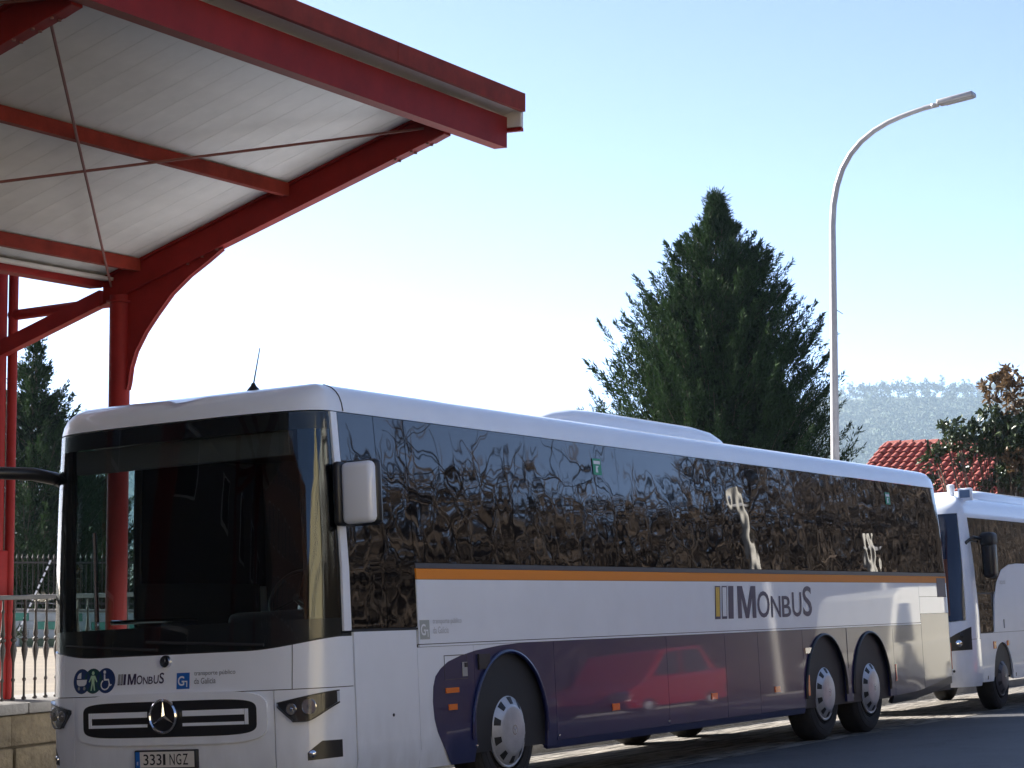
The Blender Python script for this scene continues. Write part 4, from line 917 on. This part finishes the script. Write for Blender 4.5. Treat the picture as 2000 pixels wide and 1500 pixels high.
# ------------------------------------------------------------------ house with tiled roof
hx, hy = at((1733-1000)/F_PX*65, 65)
RIDGE = Vector((.85*sin(YAW)-.527*cos(YAW), -.85*cos(YAW)-.527*sin(YAW), 0));
DOWN = Vector((RIDGE.y, -RIDGE.x, 0)); 
if DOWN.dot(Vector((cos(YAW), sin(YAW), 0))) > 0: DOWN = -DOWN
zrg = 1.865+(1087-868)/F_PX*65
house = thing('tiled_house', 'pale house with red clay tile roof half hidden by the broad-leaved tree', 'house', (hx, hy, 0))
PT = R(27); LEN = 4.75; SLOPE = 4.2
def hp(a, d, h): return RIDGE*a+DOWN*d+Vector((0, 0, h))
def roofpt(a, s_, off=0): return hp(a, s_*cos(PT)+off*sin(PT), zrg-s_*sin(PT)+off*cos(PT))
mb = MB(); dW = SLOPE*cos(PT)-.35
mb.prism([(-dW, -1.5), (dW, -1.5), (dW, zrg-dW*math.tan(PT)-.1), (0, zrg-.12), (-dW, zrg-dW*math.tan(PT)-.1)], lambda d, h: hp(.15, d, h), lambda d, h: hp(LEN-.15, d, h)); mb.obj('wall', WALLM, house, smooth=0)
mb = MB()
for sg in (1, -1):
    q = [hp(a, sg*d, zrg-d*math.tan(PT)-t_) for t_ in (.03, .12) for a, d in ((0, 0), (LEN, 0), (LEN, SLOPE*cos(PT)), (0, SLOPE*cos(PT)))]
    mb.add(q, [(0, 1, 2, 3), (7, 6, 5, 4), (0, 4, 5, 1), (1, 5, 6, 2), (2, 6, 7, 3), (3, 7, 4, 0)])
mb.obj('roof_deck', TILE, house, smooth=0)
# one barrel tile, then copies
def tile_mesh():
    V = []; F = []; n = 6
    for i, (s_, r, lift) in enumerate(((0, .085, .012), (.40, .105, .045))):
        for k in range(n+1):
            a = pi*k/n; V.append((r*cos(a), s_, r*.85*sin(a)+lift))
    V += [(x, y, z-.018) for x, y, z in V]
    m_ = n+1
    for k in range(n): F += [(k, k+1, m_+k+1, m_+k), (2*m_+k+1, 2*m_+k, 3*m_+k, 3*m_+k+1), (m_+k, m_+k+1, 3*m_+k+1, 3*m_+k)]
    return V, F
V, F = tile_mesh(); tl = mesh_obj('tile', V, F, TILE, house, smooth=50)
M0 = Matrix((RIDGE, (DOWN*cos(PT)-Vector((0, 0, sin(PT)))), RIDGE.cross(DOWN*cos(PT)-Vector((0, 0, sin(PT)))))).transposed()
if (M0.col[2]).z < 0: M0.col[2] = -M0.col[2]; M0.col[0] = M0.col[0]
first = True
for i in range(19):
    for j in range(12):
        p = roofpt(.11+i*.245, .06+j*.345, .0)+Vector((rnd.uniform(-.008, .008), rnd.uniform(-.008, .008), rnd.uniform(0, .008)))
        c = tl if first else copy_obj(tl); first = False
        c.matrix_local = Matrix.Translation(p) @ (M0.to_4x4() @ Matrix.Rotation(rnd.uniform(-.02, .02), 4, 'Z'))
mb = MB()
for k in range(12):
    a0 = k*LEN/12; mb.tube([hp(a0, 0, zrg-.015), hp(a0+LEN/12+.03, 0, zrg-.005)], [.10, .12], 8)
mb.obj('ridge_tiles', TILE, house)
mb = MB()
for k in range(10):
    mb.tube([roofpt(-.02, k*.42, -.01), roofpt(-.02, k*.42+.45, .01)], [.075, .095], 8)
mb.obj('verge_tiles', TILE, house)
for a in (1.2, 3.3):
    mb = MB(); d0 = dW+.003
    q = [hp(a+da, d0+dd, h) for dd in (0, .03) for da, h in ((0, .6), (.9, .6), (.9, 1.7), (0, 1.7))]; mb.add(q, [(0, 1, 2, 3), (4, 5, 6, 7), (0, 1, 5, 4), (1, 2, 6, 5), (2, 3, 7, 6), (3, 0, 4, 7)]); wf = mb.obj('window_frame', PRINTWHITE, house, smooth=0)
    mb = MB(); mb.add([hp(a+da, d0+.034, h) for da, h in ((.08, .68), (.82, .68), (.82, 1.62), (.08, 1.62))], [(0, 1, 2, 3)]); mb.obj('pane', WINDOW, wf, smooth=0)
# ------------------------------------------------------------------ far fence and painted wall on the left
def lw(px, dep): return at((px-1000)/F_PX*dep, dep)
fx, fy = lw(-120, 45.5); gx, gy = lw(330, 44)
fd = Vector((gx-fx, gy-fy, 0)); fl = fd.length; fd.normalize(); fn = Vector((fd.y, -fd.x, 0))
zf = lambda x: .33-.0125*x
fw_ = thing('painted_wall', 'low white block wall with green paint below the spiked fence', 'wall', (fx, fy, zf(fx)))
mb = MB(); WT = Matrix((fd, -fn, Vector((0, 0, 1)))).transposed().to_4x4()
mb.box(0, fl, -.09, .09, -.5, .70, .01, T=WT); mb.obj('wall_core', mat('old_whitewash', (.50, .52, .50), .85, noise=.3, nscale=2.5), fw_)
GP = mat('green_wall_paint', (.07, .25, .18), .8, noise=.4, nscale=4); WP = mat('white_wall_paint', (.36, .39, .39), .8, noise=.25, nscale=4); DK = mat('mossy_base', (.09, .12, .07), .9, noise=.4, nscale=5)
for r_ in range(4):
    xx = -.2*(r_ % 2)
    while xx < fl:
        c = DK if r_ == 0 and rnd.random() < .8 else (GP if rnd.random() < .38 else WP)
        mb = MB(); mb.box(xx+.006, xx+.394, -.115, -.085, .005+r_*.17, .163+r_*.17, .006, T=WT); mb.obj('block', c, fw_); xx += .40
mb = MB(); mb.box(0, fl, -.13, .13, .70, .75, .01, T=WT); mb.obj('coping', COPING, fw_)
sf = thing('spiked_fence', 'dark metal fence with pointed bars on the low painted wall', 'fence', (fx, fy, zf(fx)+.75))
mb = MB(); mb.tube([(0, 0, 0), (0, 0, 1.02)], .010, 5, cap=False); mb.lathe([(.010, 1.0), (.024, 1.03), (0, 1.12)], 6); pk = mb.obj('picket', IRON, sf); pk.location = fd*.05
k = .17
while k < fl-.05:
    c = copy_obj(pk); c.location = fd*k; k += .12
mb = MB()
for z in (.10, .92): mb.box(0, fl, -.012, .012, z, z+.035, 0, T=WT)
mb.obj('rail', IRON, sf, smooth=0)
# pale strips of an old cover behind: striped stay wire
a_ = Vector((*lw(103, 43.5), 1.865+(1087-1092)/F_PX*43.5)); b_ = Vector((*lw(64, 43.5), 1.865+(1087-1180)/F_PX*43.5)); c_ = b_+(b_-a_)*.6
gw = thing('stay_wire', 'slanting stay wire wrapped in white bands by the spiked fence', 'wire', tuple(c_))
mb = MB(); mb.tube([Vector((0, 0, 0)), a_-c_], .012, 6); mb.obj('wire', IRON, gw)
for k in range(12):
    t0 = k/12+.015; mb = MB(); mb.tube([(a_-c_)*t0, (a_-c_)*(t0+.052)], .019, 6); mb.obj('band', PRINTWHITE, gw)
# pale dry weeds on the wall top
rg = np.random.default_rng(4)
def weed(px, py, n, L, label, col):
    b = Vector((*lw(px, 44.2), 1.865+(1087-py)/F_PX*44.2)); t = thing('dry_weed', label, 'plant', tuple(b))
    P = rg.normal(size=(n, 3))*np.array([.10, .10, .03]); D = rg.normal(size=(n, 3))*.7+np.array([0, 0, .9]); V, F = diamonds(P, D, rg.uniform(.5*L, L, n), np.full(n, .03), rg); np_mesh('leaves', V, F, mat('dry_weed_leaf', col, .8, island=.3), t, 4)
weed(86, 1172, 40, .22, 'pale dry weed tuft above the green painted wall', (.36, .33, .26))
weed(30, 1240, 90, .30, 'dark weed tuft growing at the foot of the painted wall', (.05, .08, .04))
# ------------------------------------------------------------------ wooded hill
rgh = np.random.default_rng(9)
def ridge_z(px): return np.interp(px, [-600, 0, 200, 600, 1200, 1700, 2100, 2800], [176, 178, 160, 150, 158, 197, 196, 190])
HD = 2600.
pxs = np.linspace(-700, 2900, 60); deps = np.linspace(1900, 3100, 14)
V = []; 
for d in deps:
    for q in pxs:
        x, y = at((q-1000)/F_PX*d, d); f = min(1, (d-1900)/(HD-1900)); z = -3+(ridge_z(q)+3)*f**.9 if d <= HD else ridge_z(q)-(d-HD)*.1
        V.append((x, y, z+8*sin(q*.011)*f*(1-f)*2))
nq = len(pxs); F = [(j*nq+i, j*nq+i+1, (j+1)*nq+i+1, (j+1)*nq+i) for j in range(len(deps)-1) for i in range(nq-1)]
tag(mesh_obj('hill', V, F, HILLM, smooth=60), kind='structure')
def tree_cloud(cx, cy, cz, h, w_, n, rg):
    d = rg.normal(size=(n, 3)); d = unit(d)*rg.random((n, 1))**.4
    P = np.stack([cx+d[:, 0]*w_*.5, cy+d[:, 1]*w_*.5, cz+h*.62+d[:, 2]*h*.38], 1); D = rg.normal(size=(n, 3))+np.array([0, 0, .4])
    return P, D
Ps = []; Ds = []
for _ in range(4300):
    q = rgh.choice([rgh.uniform(1560, 2250), rgh.uniform(-150, 320), rgh.uniform(-690, 2890)], p=[.48, .12, .40]); d = rgh.uniform(1960, 2598); f = (d-1900)/(HD-1900)
    x, y = at((q-1000)/F_PX*d, d); z = -3+(ridge_z(q)+3)*f**.9+8*sin(q*.011)*f*(1-f)*2
    P, D = tree_cloud(x, y, z, rgh.uniform(9, 16), rgh.uniform(7, 13), 40, rgh); Ps.append(P); Ds.append(D)
P = np.concatenate(Ps); V, F = diamonds(P, np.concatenate(Ds), rgh.uniform(1.8, 3.6, len(P)), rgh.uniform(1.2, 2.4, len(P)), rgh)
tag(np_mesh('hillside_wood', V, F, EUC, None, 4), 'hazy wooded slope on the far hill behind the tiled roof', 'wood', kind='stuff')
# ridge trees: three shapes, copied
protos = []
for i in range(3):
    t = thing('ridge_tree', 'hazy slender tree standing on the skyline of the far hill', 'tree', (0, 0, 0), 'trees along the hill skyline')
    h = (21, 16, 25)[i]; mb = MB(); mb.tube([(0, 0, -2), (.2, 0, h*.5), (0, .2, h*.9)], [.3, .22, .08], 6); mb.obj('trunk', BARK, t)
    Ps = []; Ds = []
    for b in range(7):
        P, D = tree_cloud(rgh.normal()*1.1, rgh.normal()*1.1, h*(.12+.105*b), 4.2, rgh.uniform(3.4, 6.4)*(1.15-.07*b), 44, rgh); Ps.append(P); Ds.append(D)
    P = np.concatenate(Ps); V, F = diamonds(P, np.concatenate(Ds), rgh.uniform(.7, 1.5, len(P)), rgh.uniform(.5, .9, len(P)), rgh); np_mesh('crown', V, F, EUC, t, 4); protos.append(t)
used = set(); k = 0
for q in list(np.linspace(1642, 1965, 34))+list(np.linspace(150, 215, 6)):
    d = HD-rgh.uniform(0, 25); qq = q+rgh.uniform(-5, 5); x, y = at((qq-1000)/F_PX*d, d); i = int(rgh.integers(3))
    t = protos[i] if i not in used else copy_tree(protos[i]); used.add(i)
    t.location = (x, y, float(ridge_z(qq))-3); t.rotation_euler.z = rgh.uniform(0, 6); s_ = rgh.uniform(.55, 1.0); t.scale = (s_*rgh.uniform(.9, 1.4),)*2+(s_,)
# ------------------------------------------------------------------ across the road (seen mirrored in glass and paint)
def building(name, label, x0, x1, y0, y1, h, wall, nx, nz, faces, roof=None, wz=1.4, parapet=True):
    b = thing(name, label, 'building', ((x0+x1)/2, (y0+y1)/2, 0)); cx, cy = (x0+x1)/2, (y0+y1)/2
    mb = MB(); mb.box(x0-cx, x1-cx, y0-cy, y1-cy, -2, h); mb.obj('wall', wall, b, smooth=0)
    if roof:
        mb = MB(); e = .5; zz = h; hh = h+2.0
        mb.add([(x0-cx-e, y0-cy-e, zz), (x1-cx+e, y0-cy-e, zz), (x1-cx+e, y1-cy+e, zz), (x0-cx-e, y1-cy+e, zz), (x0-cx+2, 0, hh), (x1-cx-2, 0, hh)], [(0, 1, 5, 4), (1, 2, 5), (2, 3, 4, 5), (3, 0, 4), (3, 2, 1, 0)]); mb.obj('roof', roof, b, smooth=0)
    elif parapet:
        mb = MB(); mb.box(x0-cx-.2, x1-cx+.2, y0-cy-.2, y1-cy+.2, h+.01, h+.4); mb.obj('parapet', wall, b, smooth=0)
    proto = None
    for fc in faces:
        n = nx if fc in 'NS' else max(2, int(nx*(y1-y0)/(x1-x0)))
        for i in range(n):
            for j in range(nz):
                t_ = (i+.5)/n; z = 1.2+j*(h-1)/nz
                mb = MB(); mb.box(-.6, .6, -.06, .06, 0, wz, 0); 
                f = mb.obj('window', mat_frame, b, smooth=0) if proto is None else copy_obj(proto[0])
                g = None
                if proto is None:
                    mb = MB(); mb.box(-.52, .52, -.075, .075, .08, wz-.08); g = mb.obj('pane', PANE, f, smooth=0); proto = (f, g)
                else: copy_obj(proto[1], f)
                if fc == 'N': f.location = (x0-cx+t_*(x1-x0), y1-cy, z)
                if fc == 'S': f.location = (x0-cx+t_*(x1-x0), y0-cy, z)
                if fc in 'EW': f.location = ((x1-cx) if fc == 'E' else (x0-cx), y0-cy+t_*(y1-y0), z); f.rotation_euler.z = pi/2
    return b
mat_frame = mat('window_surround', (.6, .6, .58), .6); PANE = mat('building_pane', (.02, .025, .03), .08, ior=1.6)
CREAM = mat('cream_render', (.52, .43, .26), .85, noise=.15, nscale=.5); BRICK = mat('brick_wall', (.24, .11, .07), .85, noise=.25, nscale=2); PALE = mat('pale_render', (.55, .52, .46), .85, noise=.12, nscale=.4)
building('apartment_block', 'cream four storey apartment block across the road', -64, -14, -44, -30, 13, CREAM, 16, 4, 'NEW')
building('pale_terrace', 'tall tan terrace block beside the cream apartments across the road', -12, 15, -42, -30, 11, PALE, 9, 4, 'NEW')
building('brick_block', 'long brick block with white window surrounds at the end of the road', -70, -52, -26, 40, 16, BRICK, 6, 5, 'NE')
building('long_house', 'long low brown house with red roof across the road', 34, 56, -50, -42, 5.6, BRICK, 7, 2, 'N', roof=TILE)
building('pale_block', 'pale flat roofed block behind the bare trees', 62, 84, -46, -34, 7.5, PALE, 7, 2, 'NW')
building('shade_block', 'added dark block beside the shelter, out of view, shading the coach front', -46, 1.2, 11.4, 19, 8.0, mat('dark_cladding', (.06, .055, .05), .6), 12, 2, 'SE')  # unseen block added to darken windscreen reflections and shade the coach front
# bare trees
def bare_tree(seed, H):
    r_ = random.Random(seed); mb = MB(); tw = []
    def grow(p, d, L, rad, lev):
        q = p+d*L; k = p+d*L*.5+Vector((r_.uniform(-1, 1), r_.uniform(-1, 1), 0))*L*.06
        mb.tube([p, k, q], [rad, rad*.85, rad*.68], 6 if lev < 2 else 3, cap=False)
        if lev >= 5: return
        for i in range(r_.choice((2, 3, 3)) if lev < 4 else 4):
            nd = (d+Vector((r_.gauss(0, 1), r_.gauss(0, 1), r_.gauss(.25, .5)))*.52).normalized(); grow(q if i == 0 else p+(q-p)*r_.uniform(.55, 1), nd, L*r_.uniform(.62, .82), rad*.62, lev+1)
    grow(Vector((0, 0, -.3)), Vector((0, 0, 1)), H*.27, H*.016, 0); return mb
protos = []
for i, H in enumerate((12.5, 10.5)):
    t = thing('bare_tree', 'bare winter tree in the row across the road', 'tree', (0, 0, 0), 'bare trees across the road'); bare_tree(40+i, H).obj('branches', TWIG, t, smooth=0, fix=False); protos.append(t)
for k in range(22):
    t = protos[k % 2] if k < 2 else copy_tree(protos[k % 2]); t.location = (8+k*3.3+rnd.uniform(-.8, .8), -15.5-rnd.random()*5, 0); t.rotation_euler.z = rnd.uniform(0, 6); s_ = rnd.uniform(.75, 1.1); t.scale = (s_, s_, s_)
n = 170000; X = rg.uniform(-6, 100, n); Y = rg.uniform(-24, -14.5, n); hh = np.where(Y < -20, 8.2, 4.8)+1.2*np.sin(X*.7)+.9*np.sin(X*1.9+1)+np.where(X > 62, 3.0, 0)
P = np.stack([X, Y, (rg.random(n)**1.4)*hh], 1); D = rg.normal(size=(n, 3))*.6+np.array([0, 0, 1.]); V, F = diamonds(P, D, rg.uniform(.5, 1.5, n), rg.uniform(.035, .10, n), rg)
tag(np_mesh('undergrowth', V, F, TWIG, None, 4), 'brown leafless undergrowth along the far side of the road', 'undergrowth', kind='stuff')
for x, h_, l in ((38.5, 7.5, 'pale concrete pole before the bare trees, the nearer one'), (47.0, 6.0, 'pale concrete pole before the bare trees, the farther one')):
    t = thing('concrete_pole', l, 'pole', (x, -12.6, -.9)); mb = MB(); mb.tube([(0, 0, 0), (0, 0, h_)], [.17, .10], 14); mb.obj('shaft', PALE, t); mb = MB(); mb.box(-.6, .6, -.05, .05, h_-.5, h_-.4, .01); mb.obj('crossbar', GALV, t)
# parked vehicles on the far side
def car(name, label, cat, loc, rz, paint, prof, belt, glass, W=1.75, wheels=(.8, 3.35), R_=.31):
    t = thing(name, label, cat, loc); t.rotation_euler = (0, 0, rz)
    mb = MB(); mb.prism(belt, lambda x, z: Vector((x, -W/2, z)), lambda x, z: Vector((x, W/2, z))); b = mb.obj('body', paint, t, smooth=25)
    md = b.modifiers.new('soft', 'BEVEL'); md.width = .06; md.segments = 2
    mb = MB(); mb.prism(prof, lambda x, z: Vector((x, -W/2+.10, z)), lambda x, z: Vector((x, W/2-.10, z))); c = mb.obj('cabin', paint, t, smooth=25); md = c.modifiers.new('soft', 'BEVEL'); md.width = .05; md.segments = 2
    for s_ in (-1, 1):
        for g in glass:
            mb = MB(); mb.prism(g, lambda x, z: Vector((x, s_*(W/2-.096), z)), lambda x, z: Vector((x, s_*(W/2-.12), z))); mb.obj('window', PANE, t, smooth=0)
        for x in wheels:
            T = Matrix.Translation((x, s_*(W/2+.005), R_)) @ Matrix.Rotation(-s_*pi/2, 4, 'X'); mb = MB(); mb.lathe([(R_*.55, -.18), (R_, -.17), (R_, -.03), (R_*.9, 0), (R_*.62, 0), (R_*.6, -.02)], 24, T); wh = mb.obj('wheel', TYRE, t)
            mb = MB(); mb.lathe([(R_*.6, -.02), (R_*.5, .0), (0, .012)], 20, T); mb.obj('rim', CAPM, wh)
        mb = MB(); mb.box(.02, .10, s_*W/2-.35*(s_ > 0), s_*W/2+.35*(s_ < 0), .62, .78, .02); mb.obj('headlight', CHROME, t)
        xe = max(p[0] for p in belt); mb = MB(); mb.box(xe-.07, xe+.012, s_*W/2-.16*(s_ > 0)-.02*s_, s_*W/2+.16*(s_ < 0)-.02*s_, .70, 1.0, .01); mb.obj('tail_lamp', REDLENS, t)
    return t
REDCAR = mat('red_car_paint', (.24, .008, .014), .25, coat=.8); VANW = mat('cream_van_paint', (.70, .66, .54), .4, coat=.4)
hb = [(0.05, .25), (0, .55), (.15, .80), (1.05, .96), (3.85, 1.0), (4.0, .85), (4.05, .3), (3.9, .22), (.2, .22)]; cb = [(.95, .93), (1.75, 1.46), (3.3, 1.48), (3.95, .98)]
gl = [[(1.25, .99), (1.82, 1.40), (2.35, 1.42), (2.35, .99)], [(2.43, .99), (2.43, 1.42), (3.2, 1.42), (3.6, .99)]]
zr_ = lambda x, y: rz(x, y).z
rc = car('parked_car', 'glossy red people carrier parked across the road', 'car', (21.6, -9.2, zr_(21.6, -9.2)), 0, REDCAR, cb, hb, gl); rc.scale = (1.05, 1.0, .98)
vb = [(.0, .3), (.0, .9), (.9, 1.15), (5.2, 1.2), (5.25, .3)]; vc = [(.7, 1.1), (1.5, 2.3), (2.0, 2.45), (5.2, 2.45), (5.23, 1.15)]
car('parked_van', 'cream delivery van parked across the road beyond the red car', 'van', (31.5, -8.2, zr_(31.5, -8.2)), 0, VANW, vc, vb, [[(1.0, 1.2), (1.6, 2.1), (2.3, 2.1), (2.3, 1.2)]], W=2.0, wheels=(.9, 4.2), R_=.35)
# ------------------------------------------------------------------ haze
mb = MB(); mb.box(-90, 3200, -1500, 2600, -5, 232); hz = mb.obj('haze', None, smooth=0); hm = bpy.data.materials.new('haze'); hm.use_nodes = True
nt = hm.node_tree; nt.nodes.remove(nt.nodes['Principled BSDF']); pv = nt.nodes.new('ShaderNodeVolumePrincipled'); pv.inputs['Density'].default_value = .00013; pv.inputs['Color'].default_value = (.62, .81, 1, 1); pv.inputs['Anisotropy'].default_value = .2
nt.links.new(pv.outputs[0], nt.nodes['Material Output'].inputs['Volume']); hz.data.materials.append(hm); tag(hz, kind='stuff')
